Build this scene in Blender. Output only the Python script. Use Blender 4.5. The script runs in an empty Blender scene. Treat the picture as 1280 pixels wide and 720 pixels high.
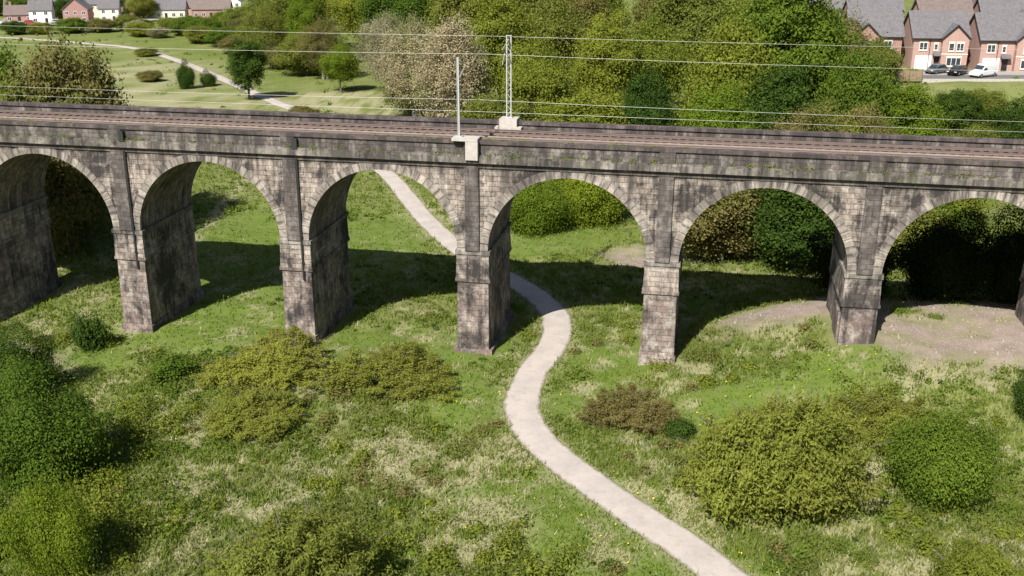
import bpy, math, random
import numpy as np
from mathutils import Vector

# ------------------------------------------------------------------ camera, light, exposure
scene = bpy.context.scene
C = scene.collection
cam_d = bpy.data.cameras.new('camera')
cam_d.sensor_width = 36.0
cam_d.lens = 36.0 * 1304 / 1280
cam_d.clip_start = 0.5
cam_d.clip_end = 9000
cam = bpy.data.objects.new('camera', cam_d)
C.objects.link(cam)
CAM_H = 31.3
cam.location = (0, 0, CAM_H)
cam.rotation_euler = (math.radians(90) - 0.3354, 0, 0)
scene.camera = cam

SUN = Vector((-0.44, -0.88, 1.0)).normalized()
elev = math.asin(SUN.z)
azim = math.atan2(SUN.x, SUN.y)
world = bpy.data.worlds.new('World')
scene.world = world
world.use_nodes = True
wn = world.node_tree.nodes
wl = world.node_tree.links
bg = wn['Background']
sky = wn.new('ShaderNodeTexSky')
sky.sky_type = 'NISHITA'
sky.sun_disc = False
sky.sun_elevation = elev
sky.sun_rotation = azim % (2 * math.pi)
sky.air_density = 1.0
sky.dust_density = 1.5
wl.new(sky.outputs[0], bg.inputs[0])
bg.inputs[1].default_value = 0.056
ld = bpy.data.lights.new('sun', 'SUN')
ld.energy = 5.0
ld.angle = math.radians(0.5)
ld.color = (1.0, 0.955, 0.88)
lo = bpy.data.objects.new('sun', ld)
C.objects.link(lo)
lo.rotation_euler = SUN.to_track_quat('Z', 'Y').to_euler()
lo.location = (-40, -60, 120)
scene.view_settings.view_transform = 'Standard'
scene.view_settings.look = 'None'
scene.view_settings.gamma = 1
scene.view_settings.exposure = 0.74
scene.view_settings.use_curve_mapping = False
try:
    scene.cycles.max_bounces = 6
    scene.cycles.diffuse_bounces = 3
    scene.cycles.transmission_bounces = 4
    scene.cycles.glossy_bounces = 2
    scene.cycles.use_denoising = True
except Exception:
    pass

R = random.Random(7)
rng = np.random.default_rng(11)

# ------------------------------------------------------------------ node helpers
def new_mat(name):
    m = bpy.data.materials.new(name)
    m.use_nodes = True
    nt = m.node_tree
    return m, nt, nt.nodes, nt.links, nt.nodes['Principled BSDF']

def noise(nt, vec, scale, detail=5, rough=0.6, dist=0.0):
    n = nt.nodes.new('ShaderNodeTexNoise')
    n.inputs['Scale'].default_value = scale
    n.inputs['Detail'].default_value = detail
    n.inputs['Roughness'].default_value = rough
    n.inputs['Distortion'].default_value = dist
    if vec is not None:
        nt.links.new(vec, n.inputs['Vector'])
    return n.outputs['Fac']

def ramp(nt, fac, p0, p1, c0=(0, 0, 0, 1), c1=(1, 1, 1, 1)):
    r = nt.nodes.new('ShaderNodeValToRGB')
    r.color_ramp.elements[0].position = p0
    r.color_ramp.elements[1].position = p1
    r.color_ramp.elements[0].color = c0
    r.color_ramp.elements[1].color = c1
    nt.links.new(fac, r.inputs[0])
    return r.outputs[0]

def mix(nt, fac, a, b, mode='MIX'):
    m = nt.nodes.new('ShaderNodeMix')
    m.data_type = 'RGBA'
    m.blend_type = mode
    for sock, v in ((m.inputs[0], fac), (m.inputs[6], a), (m.inputs[7], b)):
        if hasattr(v, 'links'):
            nt.links.new(v, sock)
        elif isinstance(v, (int, float)):
            sock.default_value = v
        else:
            sock.default_value = tuple(v) + (1,) if len(v) == 3 else v
    return m.outputs[2]

def math_n(nt, op, a, b=0.0):
    m = nt.nodes.new('ShaderNodeMath')
    m.operation = op
    m.use_clamp = op in ('ADD', 'MULTIPLY', 'SUBTRACT')
    for i, v in enumerate((a, b)):
        if hasattr(v, 'links'):
            nt.links.new(v, m.inputs[i])
        else:
            m.inputs[i].default_value = v
    return m.outputs[0]

def mapping(nt, vec, scale):
    m = nt.nodes.new('ShaderNodeMapping')
    m.inputs['Scale'].default_value = scale
    nt.links.new(vec, m.inputs['Vector'])
    return m.outputs[0]

def coord(nt, which):
    if which == 'Position':
        return nt.nodes.new('ShaderNodeNewGeometry').outputs['Position']
    return nt.nodes.new('ShaderNodeTexCoord').outputs[which]

def bump(nt, h, strength, dist, bsdf):
    b = nt.nodes.new('ShaderNodeBump')
    b.inputs['Strength'].default_value = strength
    b.inputs['Distance'].default_value = dist
    nt.links.new(h, b.inputs['Height'])
    nt.links.new(b.outputs[0], bsdf.inputs['Normal'])

def plain(name, col, rough=0.7, metal=0.0, var=0.25, scale=1.5, emis=None):
    m, nt, N, L, b = new_mat(name)
    f = noise(nt, coord(nt, 'Object'), scale, 6)
    lo_ = tuple(c * (1 - var) for c in col)
    hi_ = tuple(min(1, c * (1 + var)) for c in col)
    L.new(mix(nt, f, lo_, hi_), b.inputs['Base Color'])
    b.inputs['Roughness'].default_value = rough
    b.inputs['Metallic'].default_value = metal
    return m

def stone(name, c1, c2, mortar, soot=0.5, pale=0.3, bw=0.85, bh=0.38, streak=0.5, moss=0.0, radial=False):
    m, nt, N, L, b = new_mat(name)
    uv = coord(nt, 'UV')
    pos = coord(nt, 'Position')
    br = N.new('ShaderNodeTexBrick')
    br.inputs['Scale'].default_value = 1.0
    br.inputs['Brick Width'].default_value = bw
    br.inputs['Row Height'].default_value = bh
    br.inputs['Mortar Size'].default_value = 0.045 if radial else 0.026
    br.inputs['Mortar Smooth'].default_value = 0.3
    br.inputs['Bias'].default_value = 0.0
    br.inputs['Color1'].default_value = (*c1, 1)
    br.inputs['Color2'].default_value = (*c2, 1)
    br.inputs['Mortar'].default_value = (*mortar, 1)
    if radial:
        br.offset = 0.0
    L.new(uv, br.inputs['Vector'])
    # second, larger random tint per group of stones
    br2 = N.new('ShaderNodeTexBrick')
    br2.inputs['Scale'].default_value = 1.0
    br2.inputs['Brick Width'].default_value = bw * 0.5
    br2.inputs['Row Height'].default_value = bh
    br2.inputs['Mortar Size'].default_value = 0.0
    br2.inputs['Color1'].default_value = (0, 0, 0, 1)
    br2.inputs['Color2'].default_value = (1, 1, 1, 1)
    L.new(uv, br2.inputs['Vector'])
    col = mix(nt, 0.35, br.outputs[0], mix(nt, br2.outputs[0], tuple(x * 0.45 for x in c2), tuple(min(1, x * 1.5) for x in c1)))
    fine = noise(nt, pos, 3.2, 6, 0.7)
    col = mix(nt, 0.55, col, mix(nt, fine, (0.25, 0.25, 0.25), (1.0, 0.98, 0.95)), 'MULTIPLY')
    big = noise(nt, pos, 0.30, 8, 0.74, 0.3)
    st = noise(nt, mapping(nt, pos, (1.7, 1.7, 0.17)), 1.3, 5, 0.7)
    sootm = math_n(nt, 'MULTIPLY', ramp(nt, big, 0.44, 0.60), soot)
    strm = math_n(nt, 'MULTIPLY', ramp(nt, st, 0.46, 0.63), streak)
    sz = N.new('ShaderNodeSeparateXYZ'); L.new(pos, sz.inputs[0])
    drip = noise(nt, mapping(nt, pos, (0.75, 0.75, 0.09)), 1.5, 5, 0.7)
    hi = N.new('ShaderNodeMapRange'); L.new(sz.outputs[2], hi.inputs[0]); hi.inputs[1].default_value = 10.5; hi.inputs[2].default_value = 15.0
    dr = N.new('ShaderNodeMath'); dr.operation = 'MULTIPLY_ADD'; L.new(hi.outputs[0], dr.inputs[0]); dr.inputs[1].default_value = 0.24; L.new(drip, dr.inputs[2])
    dripm = math_n(nt, 'MULTIPLY', ramp(nt, dr.outputs[0], 0.64, 0.80), 0.85)
    dirt = math_n(nt, 'MAXIMUM', math_n(nt, 'ADD', sootm, strm), dripm)
    rd = noise(nt, mapping(nt, pos, (0.6, 0.6, 0.8)), 1.0, 5, 0.7)
    lo2 = N.new('ShaderNodeMapRange'); L.new(sz.outputs[2], lo2.inputs[0]); lo2.inputs[1].default_value = 7.5; lo2.inputs[2].default_value = 0.0; lo2.inputs[3].default_value = 0.15; lo2.inputs[4].default_value = 0.6
    col = mix(nt, math_n(nt, 'MULTIPLY', ramp(nt, rd, 0.42, 0.6), lo2.outputs[0]), col, (0.22, 0.155, 0.14))
    pl = noise(nt, mapping(nt, pos, (0.9, 0.9, 0.8)), 1.5, 7, 0.78)
    palem = math_n(nt, 'MULTIPLY', ramp(nt, pl, 0.49, 0.60), pale)
    col = mix(nt, palem, col, (0.56, 0.515, 0.455))
    col = mix(nt, dirt, col, (0.032, 0.027, 0.026))
    pit = noise(nt, pos, 2.3, 5, 0.75)
    col = mix(nt, math_n(nt, 'MULTIPLY', ramp(nt, pit, 0.58, 0.64), 0.6), col, (0.07, 0.06, 0.055))
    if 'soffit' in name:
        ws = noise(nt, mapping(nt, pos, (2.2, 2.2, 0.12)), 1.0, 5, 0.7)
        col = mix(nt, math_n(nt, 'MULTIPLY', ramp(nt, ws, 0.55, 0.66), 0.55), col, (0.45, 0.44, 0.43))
    if moss > 0:
        ms = noise(nt, pos, 0.9, 6, 0.7)
        col = mix(nt, math_n(nt, 'MULTIPLY', ramp(nt, ms, 0.5, 0.66), moss), col, (0.10, 0.12, 0.03))
    L.new(col, b.inputs['Base Color'])
    b.inputs['Roughness'].default_value = 0.92
    h = mix(nt, 0.5, br.outputs['Fac'], fine)
    inv = math_n(nt, 'SUBTRACT', 1.0, h)
    bump(nt, inv, 0.8, 0.06, b)
    return m

def leaf_mat(name, dark, light, trans=0.35, patch=None, patch_amt=0.0):
    m, nt, N, L, b = new_mat(name)
    geo = N.new('ShaderNodeNewGeometry')
    rnd = geo.outputs['Random Per Island']
    pos = geo.outputs['Position']
    oi = N.new('ShaderNodeObjectInfo')
    mr = N.new('ShaderNodeMapRange'); L.new(rnd, mr.inputs[0]); mr.inputs[3].default_value = 0.2; mr.inputs[4].default_value = 0.85
    col = mix(nt, mr.outputs[0], dark, light)
    tint = N.new('ShaderNodeValToRGB'); tint.color_ramp.elements[0].color = (0.85, 0.92, 0.80, 1); tint.color_ramp.elements[1].color = (1.28, 1.20, 0.95, 1); L.new(oi.outputs['Random'], tint.inputs[0])
    col = mix(nt, 1.0, col, tint.outputs[0], 'MULTIPLY')
    big = noise(nt, pos, 0.28, 3)
    col = mix(nt, ramp(nt, big, 0.38, 0.62), mix(nt, 0.5, col, dark), col)
    if patch:
        pf = noise(nt, pos, 0.16, 3)
        col = mix(nt, math_n(nt, 'MULTIPLY', ramp(nt, pf, 0.48, 0.6), patch_amt), col, patch)
    dif = N.new('ShaderNodeBsdfDiffuse')
    tr = N.new('ShaderNodeBsdfTranslucent')
    L.new(col, dif.inputs[0])
    L.new(mix(nt, 0.35, col, (0.16, 0.22, 0.02)), tr.inputs[0])
    ms = N.new('ShaderNodeMixShader')
    ms.inputs[0].default_value = trans
    L.new(dif.outputs[0], ms.inputs[1])
    L.new(tr.outputs[0], ms.inputs[2])
    L.new(ms.outputs[0], N['Material Output'].inputs['Surface'])
    N.remove(b)
    return m

# ------------------------------------------------------------------ mesh helpers
class MB:
    def __init__(s):
        s.v = []; s.f = []; s.uv = {}
    def quad(s, a, b, c, d, uv=None):
        i = len(s.v); s.v += [a, b, c, d]; s.f.append((i, i+1, i+2, i+3))
        if uv: s.uv[len(s.f)-1] = uv
    def poly(s, pts):
        i = len(s.v); s.v += list(pts); s.f.append(tuple(range(i, i+len(pts))))
    def hexa(s, p):      # p: 4 bottom (ccw from above), 4 top
        i = len(s.v); s.v += list(p)
        s.f += [(i+3, i+2, i+1, i), (i+4, i+5, i+6, i+7), (i, i+1, i+5, i+4), (i+1, i+2, i+6, i+5), (i+2, i+3, i+7, i+6), (i+3, i, i+4, i+7)]
    def box(s, x0, x1, y0, y1, z0, z1):
        s.hexa([(x0, y0, z0), (x1, y0, z0), (x1, y1, z0), (x0, y1, z0), (x0, y0, z1), (x1, y0, z1), (x1, y1, z1), (x0, y1, z1)])
    def frustum(s, a, za, b, zb):
        (x0, x1, y0, y1), (X0, X1, Y0, Y1) = a, b
        s.hexa([(x0, y0, za), (x1, y0, za), (x1, y1, za), (x0, y1, za), (X0, Y0, zb), (X1, Y0, zb), (X1, Y1, zb), (X0, Y1, zb)])
    def tube(s, p0, p1, r0, r1, n=8, cap=True):
        p0 = Vector(p0); p1 = Vector(p1); d = (p1-p0).normalized()
        a = d.orthogonal().normalized(); b = d.cross(a); i = len(s.v)
        for p, r in ((p0, r0), (p1, r1)):
            for k in range(n):
                t = 2*math.pi*k/n
                s.v.append(tuple(p + (a*math.cos(t) + b*math.sin(t))*r))
        for k in range(n):
            s.f.append((i+k, i+(k+1) % n, i+n+(k+1) % n, i+n+k))
        if cap:
            s.f.append(tuple(i+k for k in reversed(range(n)))); s.f.append(tuple(i+n+k for k in range(n)))
    def path(s, pts, rs, n=7):
        for k in range(len(pts)-1):
            s.tube(pts[k], pts[k+1], rs[k], rs[k+1], n, k in (0, len(pts)-2))
    def build(s, name, mat, parent=None, smooth=False):
        me = bpy.data.meshes.new(name)
        me.from_pydata(s.v, [], s.f)
        uvl = me.uv_layers.new(name='UVMap')
        me.update()
        for p in me.polygons:
            ov = s.uv.get(p.index)
            n = p.normal
            ax = max(range(3), key=lambda k: abs(n[k]))
            for q, li in enumerate(p.loop_indices):
                if ov:
                    uvl.data[li].uv = ov[q]
                else:
                    co = me.vertices[me.loops[li].vertex_index].co
                    uvl.data[li].uv = (co.y, co.z) if ax == 0 else ((co.x, co.z) if ax == 1 else (co.x, co.y))
            p.use_smooth = smooth
        o = bpy.data.objects.new(name, me)
        if mat: me.materials.append(mat)
        C.objects.link(o)
        o.parent = parent
        return o

def tag(o, label=None, cat=None, group=None, kind=None):
    if label: o['label'] = label
    if cat: o['category'] = cat
    if group: o['group'] = group
    if kind: o['kind'] = kind
    return o

def empty(name, loc=(0, 0, 0), rz=0.0):
    o = bpy.data.objects.new(name, None)
    C.objects.link(o)
    o.location = loc; o.rotation_euler = (0, 0, rz)
    return o

def copy_tree(o, parent=None):
    c = o.copy(); C.objects.link(c)
    if parent: c.parent = parent
    for ch in list(o.children):
        copy_tree(ch, c)
    return c

def np_mesh(name, V, F, mat):
    """V (n,3), F (m,k) with k vertices per face"""
    me = bpy.data.meshes.new(name)
    m, k = F.shape
    me.vertices.add(len(V)); me.loops.add(m*k); me.polygons.add(m)
    me.vertices.foreach_set('co', V.astype(np.float32).ravel())
    me.loops.foreach_set('vertex_index', F.astype(np.int32).ravel())
    me.polygons.foreach_set('loop_start', (np.arange(m)*k).astype(np.int32))
    me.polygons.foreach_set('loop_total', np.full(m, k, dtype=np.int32))
    me.update(calc_edges=True)
    me.validate()
    if mat: me.materials.append(mat)
    return me

def link(name, me, parent=None):
    o = bpy.data.objects.new(name, me); C.objects.link(o); o.parent = parent
    return o

# value noise
_lat = np.random.default_rng(5).random((256, 256))
def vnoise(x, y, s, off=0):
    x = np.asarray(x, float)/s + off*17.3 + 512; y = np.asarray(y, float)/s + off*9.1 + 512
    xi = np.floor(x).astype(int); yi = np.floor(y).astype(int)
    fx = x-xi; fy = y-yi
    fx = fx*fx*(3-2*fx); fy = fy*fy*(3-2*fy)
    g = lambda a, b: _lat[a & 255, b & 255]
    return (g(xi, yi)*(1-fx) + g(xi+1, yi)*fx)*(1-fy) + (g(xi, yi+1)*(1-fx) + g(xi+1, yi+1)*fx)*fy
def fbm(x, y, s, off=0, oct=3):
    t = 0; a = 1; w = 0
    for k in range(oct):
        t = t + a*vnoise(x, y, s/2**k, off+k); w += a; a *= 0.5
    return t/w
def sstep(a, b, x):
    t = np.clip((np.asarray(x, float)-a)/(b-a), 0, 1)
    return t*t*(3-2*t)

# ------------------------------------------------------------------ layout data
PATH = [(19.5, 28.0), (17.4, 33.5), (15.1, 39.1), (11.7, 43.6), (9.2, 47.9), (5.7, 53.1), (2.1, 59.2), (0.7, 64.4), (1.4, 70.6), (3.3, 76.5),
        (3.7, 82.5), (2.0, 88.0), (-1.4, 94.4), (-5.3, 101.6), (-9.8, 113.6), (-16.9, 136.7), (-27.0, 162.0), (-38.0, 185.1), (-44.1, 194.8),
        (-59.1, 220.8), (-82.1, 259.1), (-101.9, 285.3), (-116.2, 295.2), (-139.5, 308.2), (-172.5, 322.3), (-230.0, 340.0)]
def spline(P, n=8):
    out = []
    P = [P[0]] + list(P) + [P[-1]]
    for i in range(1, len(P)-2):
        p0, p1, p2, p3 = [np.array(q, float) for q in P[i-1:i+3]]
        for k in range(n):
            t = k/n
            out.append(0.5*((2*p1) + (-p0+p2)*t + (2*p0-5*p1+4*p2-p3)*t*t + (-p0+3*p1-3*p2+p3)*t**3))
    out.append(np.array(P[-2], float))
    return np.array(out)
PS = spline(PATH)
TRAIL = spline([(-33.6, 90.0), (-33.4, 97.0), (-33.6, 103.4), (-33.9, 114.0), (-34.3, 126.1), (-35.2, 136.0), (-37.0, 150.0)])
def dist_line(x, y, S):
    x = np.asarray(x, float); y = np.asarray(y, float)
    best = np.full(x.shape, 1e9)
    for a, b in zip(S[:-1], S[1:]):
        d = b-a; L2 = (d**2).sum()+1e-9
        t = np.clip(((x-a[0])*d[0] + (y-a[1])*d[1])/L2, 0, 1)
        best = np.minimum(best, np.hypot(x-a[0]-t*d[0], y-a[1]-t*d[1]))
    return best

def ground_low(x, y):
    x = np.asarray(x, float); y = np.asarray(y, float)
    z = 2.5*sstep(12, 27, x)*sstep(55, 67, y)*(1-sstep(76, 92, y))
    z = z + 0.55*sstep(8, 13, x)*sstep(60, 68, y)*(1-sstep(74, 86, y))
    z = z - 0.5*sstep(-24, -36, x)*sstep(56, 70, y)*(1-sstep(84, 100, y))*0.4
    z = z + 8.8*sstep(136, 160, y)*sstep(40, 56, x)
    z = z + 16*sstep(420, 800, y)
    return z
def ground_z(x, y, rough=True):
    x = np.asarray(x, float); y = np.asarray(y, float)
    z = ground_low(x, y)
    if rough:
        dp = dist_line(x, y, PS) if x.size < 400000 else np.full(x.shape, 50.0)
        k = sstep(1.6, 5.0, dp)
        z = z + k*((fbm(x, y, 9, 1)-0.5)*0.9 + (fbm(x, y, 2.2, 4)-0.5)*0.42)*(1-sstep(150, 260, y)*0.6)
    return z
def gz(x, y):
    return float(ground_z(np.array([x]), np.array([y]))[0])

# bare soil / dry straw / lush masks (world positions of patches on the ground)
def blob(x, y, cx, cy, rx, ry, soft=0.35, seed=0):
    d = np.hypot((x-cx)/rx, (y-cy)/ry) + (fbm(x, y, 3.0, seed)-0.5)*0.9
    return 1-sstep(1-soft, 1+soft, d)
def masks(x, y):
    bare = np.zeros(x.shape)
    for b in ((34, 70.5, 7.5, 5.5), (40, 72, 9, 7), (25, 78, 9, 3.2), (12.5, 99, 3.5, 3)):
        bare = np.maximum(bare, blob(x, y, *b, soft=0.55, seed=3))
    bare = bare*(0.55+0.45*sstep(0.36, 0.5, fbm(x, y, 2.4, 33)))
    bare = np.maximum(bare, 0.8*blob(x, y, -40, 74, 5, 3, seed=5))
    dry = np.zeros(x.shape)
    for b in ((-7.5, 58, 4, 3), (-2, 57, 4.5, 4), (-14, 51, 3, 3), (9, 53, 3, 3.5), (12, 52.5, 3, 2.5), (18, 42, 5, 3), (20, 45, 5, 2.5), (24, 56, 4, 2.5),
              (-6, 43, 3, 3), (-19, 63, 3, 2), (-24, 39, 3, 3), (-2, 50, 3, 3.5), (5, 47, 1.5, 1), (-19, 56, 2, 2.4), (-5, 77.5, 4, 1.2), (10, 68, 2, 1.6),
              (-5, 113, 5, 7), (-8, 118, 4, 4), (-36, 196, 14, 12), (-26, 186, 10, 9), (-75, 200, 20, 22), (-62, 190, 16, 14), (-95, 235, 26, 20), (-20, 205, 10, 6)):
        dry = np.maximum(dry, blob(x, y, *b, soft=0.6, seed=8))
    dry = np.maximum(dry, 0.8*(1-sstep(0.5, 1.1, dist_line(x, y, TRAIL))))
    dry = np.maximum(dry, 0.8*sstep(0.54, 0.68, fbm(x, y, 1.8, 61))*(1-sstep(90, 110, y)))
    dry = dry*sstep(0.36, 0.62, fbm(x, y, 1.1, 21)+0.06)
    lush = np.zeros(x.shape)
    for b in ((4, 51, 4, 7), (-1, 52, 3.5, 3), (8, 46, 3, 4), (-4, 75, 5, 4), (-10, 77, 6, 4), (-24, 80, 10, 6), (8, 72, 4, 4), (16, 64, 7, 3), (-26, 100, 12, 20),
              (-15, 105, 8, 14), (-3, 66, 3, 5), (24, 67, 5, 2), (6, 66, 4, 3), (10, 43, 5, 4), (-33, 74, 5, 3), (3, 106, 8, 8), (35, 105, 20, 9)):
        lush = np.maximum(lush, blob(x, y, *b, soft=0.6, seed=12))
    return bare, dry, lush

# ------------------------------------------------------------------ materials
M = {}
def grass_material():
    m, nt, N, L, b = new_mat('grass_ground')
    pos = coord(nt, 'Position')
    at = N.new('ShaderNodeAttribute'); at.attribute_name = 'mask'
    sp = N.new('ShaderNodeSeparateColor'); L.new(at.outputs['Color'], sp.inputs[0])
    n1 = noise(nt, pos, 0.11, 6, 0.65); n2 = noise(nt, pos, 0.9, 7, 0.7); n3 = noise(nt, pos, 5.0, 5, 0.7)
    c = mix(nt, ramp(nt, n1, 0.38, 0.62), (0.090, 0.130, 0.026), (0.150, 0.185, 0.042))
    c = mix(nt, ramp(nt, n2, 0.44, 0.66), c, (0.205, 0.205, 0.080))
    n4 = noise(nt, pos, 0.045, 7, 0.7)
    c = mix(nt, ramp(nt, n4, 0.45, 0.62), c, (0.205, 0.215, 0.085))
    c = mix(nt, math_n(nt, 'MULTIPLY', sp.outputs[2], 0.8), c, mix(nt, n2, (0.090, 0.150, 0.022), (0.155, 0.205, 0.040)))
    c = mix(nt, sp.outputs[1], c, mix(nt, n2, (0.23, 0.22, 0.105), (0.42, 0.39, 0.25)))
    c = mix(nt, sp.outputs[0], c, mix(nt, n2, (0.20, 0.15, 0.125), (0.42, 0.345, 0.29)))
    c = mix(nt, 0.75, c, mix(nt, n3, (0.42, 0.42, 0.42), (1.25, 1.25, 1.25)), 'MULTIPLY')
    L.new(c, b.inputs['Base Color'])
    b.inputs['Roughness'].default_value = 1.0
    b.inputs['Specular IOR Level'].default_value = 0.1
    bump(nt, mix(nt, 0.5, n2, n3), 0.7, 0.25, b)
    return m
M['grass'] = grass_material()
M['stone'] = stone('weathered_stone', (0.50, 0.425, 0.36), (0.25, 0.205, 0.175), (0.07, 0.058, 0.05), soot=0.9, pale=0.55, streak=0.55)
M['stone_pier'] = stone('pier_stone', (0.38, 0.305, 0.262), (0.18, 0.14, 0.122), (0.06, 0.05, 0.044), soot=0.9, pale=0.5, streak=0.5, bw=0.95, bh=0.45)
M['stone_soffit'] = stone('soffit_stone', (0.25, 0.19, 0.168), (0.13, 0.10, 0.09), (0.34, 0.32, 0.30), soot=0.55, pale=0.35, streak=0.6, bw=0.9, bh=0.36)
M['stone_dark'] = stone('soot_shade_stone', (0.16, 0.14, 0.13), (0.085, 0.075, 0.07), (0.05, 0.045, 0.04), soot=0.6, pale=0.2, streak=0.4)  # soot tone that also paints the shadow band under the ledge
M['stone_ledge'] = stone('ledge_stone', (0.33, 0.30, 0.27), (0.21, 0.19, 0.17), (0.10, 0.09, 0.08), soot=0.75, pale=0.3, streak=0.5, bw=1.5, bh=0.6, moss=0.3)
M['parapet'] = stone('parapet_stone', (0.18, 0.155, 0.145), (0.11, 0.095, 0.09), (0.05, 0.045, 0.04), soot=0.65, pale=0.4, streak=0.3, bw=1.0, bh=0.32)
M['coping'] = stone('coping_stone', (0.14, 0.108, 0.10), (0.085, 0.066, 0.062), (0.04, 0.035, 0.03), soot=0.5, pale=0.12, streak=0.1, bw=1.6, bh=0.6)
M['voussoir'] = stone('arch_stone', (0.50, 0.445, 0.385), (0.16, 0.14, 0.125), (0.03, 0.026, 0.024), soot=0.6, pale=0.3, streak=0.3, bw=0.55, bh=3.0, radial=True)
M['red_brick'] = stone('red_brick_patch', (0.30, 0.18, 0.15), (0.22, 0.13, 0.115), (0.3, 0.27, 0.25), soot=0.6, pale=0.6, streak=0.3, bw=0.23, bh=0.08)
M['concrete'] = plain('pale_concrete', (0.40, 0.37, 0.335), 0.9, var=0.35, scale=3)
M['ballast'] = plain('rusty_ballast', (0.085, 0.058, 0.050), 1.0, var=0.6, scale=9)
M['rail'] = plain('rail_steel', (0.22, 0.165, 0.14), 0.6, 0.3)
M['sleeper'] = plain('sleeper', (0.085, 0.065, 0.058), 0.9)
M['sleeper_pale'] = plain('old_concrete', (0.30, 0.24, 0.21), 0.95, var=0.5, scale=2)
M['iron'] = plain('black_iron', (0.02, 0.02, 0.02), 0.6)
M['galv'] = plain('galvanised_steel', (0.42, 0.43, 0.43), 0.6, 0.3, 0.2)
M['insul'] = plain('insulator', (0.30, 0.22, 0.18), 0.3)
M['wire'] = plain('wire', (0.36, 0.36, 0.33), 0.5, 0.2, 0.1)
M['bark'] = plain('bark', (0.12, 0.10, 0.08), 1.0, var=0.5, scale=6)
M['palebark'] = plain('pale_bark', (0.26, 0.235, 0.21), 1.0, var=0.4, scale=6)

def path_material():
    m, nt, N, L, b = new_mat('path_gravel')
    pos = coord(nt, 'Position')
    uv = coord(nt, 'UV')
    n = noise(nt, pos, 0.5, 6, 0.6); n2 = noise(nt, pos, 9.0, 4, 0.7)
    c = mix(nt, ramp(nt, n, 0.35, 0.7), (0.47, 0.415, 0.375), (0.37, 0.33, 0.30))
    c = mix(nt, 0.5, c, mix(nt, n2, (0.55, 0.55, 0.55), (1.15, 1.15, 1.15)), 'MULTIPLY')
    st = noise(nt, pos, 1.6, 7, 0.75, 0.6)
    c = mix(nt, math_n(nt, 'MULTIPLY', ramp(nt, st, 0.52, 0.68), 0.5), c, (0.24, 0.21, 0.185))
    # soil and grass creeping in from the two edges (uv.x runs 0..1 across)
    sx = N.new('ShaderNodeSeparateXYZ'); L.new(uv, sx.inputs[0])
    e = math_n(nt, 'ABSOLUTE', math_n_raw(nt, sx.outputs[0], -0.5))
    e2 = N.new('ShaderNodeMath'); e2.operation = 'MULTIPLY_ADD'; L.new(noise(nt, pos, 2.2, 6, 0.7), e2.inputs[0]); e2.inputs[1].default_value = 0.22; L.new(e, e2.inputs[2])
    c = mix(nt, ramp(nt, e2.outputs[0], 0.50, 0.60), c, (0.13, 0.13, 0.06))
    L.new(c, b.inputs['Base Color']); b.inputs['Roughness'].default_value = 0.95
    bump(nt, n2, 0.3, 0.02, b)
    return m
def math_n_raw(nt, a, v):
    q = nt.nodes.new('ShaderNodeMath'); q.operation = 'ADD'; nt.links.new(a, q.inputs[0]); q.inputs[1].default_value = v
    return q.outputs[0]
M['path'] = path_material()
M['asphalt'] = plain('asphalt', (0.12, 0.115, 0.11), 0.95, var=0.2)
M['drive'] = plain('driveway_paving', (0.30, 0.27, 0.25), 0.95, var=0.2)

# ------------------------------------------------------------------ ground
def ground():
    xs = np.concatenate([-np.geomspace(3000, 52, 60), np.arange(-50, 56.01, 0.45), np.geomspace(58, 3000, 60)])
    ys = np.concatenate([np.linspace(-400, 24, 16), np.arange(26, 150, 0.45), np.geomspace(151, 5000, 150)])
    X, Y = np.meshgrid(xs, ys)
    x = X.ravel(); y = Y.ravel()
    Z = ground_z(x, y)
    V = np.stack([x, y, Z], 1)
    nx, ny = len(xs), len(ys)
    i = np.arange(nx-1)[None, :] + np.arange(ny-1)[:, None]*nx
    i = i.ravel()
    F = np.stack([i, i+1, i+1+nx, i+nx], 1)
    me = np_mesh('ground', V, F, M['grass'])
    bare, dry, lush = masks(x, y)
    dp = dist_line(x, y, PS)
    dry = np.maximum(dry, 0.55*(1-sstep(1.3, 2.2, dp)))
    far_green = sstep(150, 200, y)*0.35
    lush = np.maximum(lush, far_green)
    a = me.attributes.new('mask', 'FLOAT_COLOR', 'POINT')
    a.data.foreach_set('color', np.stack([bare, dry, lush, np.ones_like(x)], 1).astype(np.float32).ravel())
    me.polygons.foreach_set('use_smooth', np.ones(len(F), bool))
    o = link('ground', me); tag(o, 'rough grassland with green, straw dry and bare patches', kind='structure')
ground()

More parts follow.
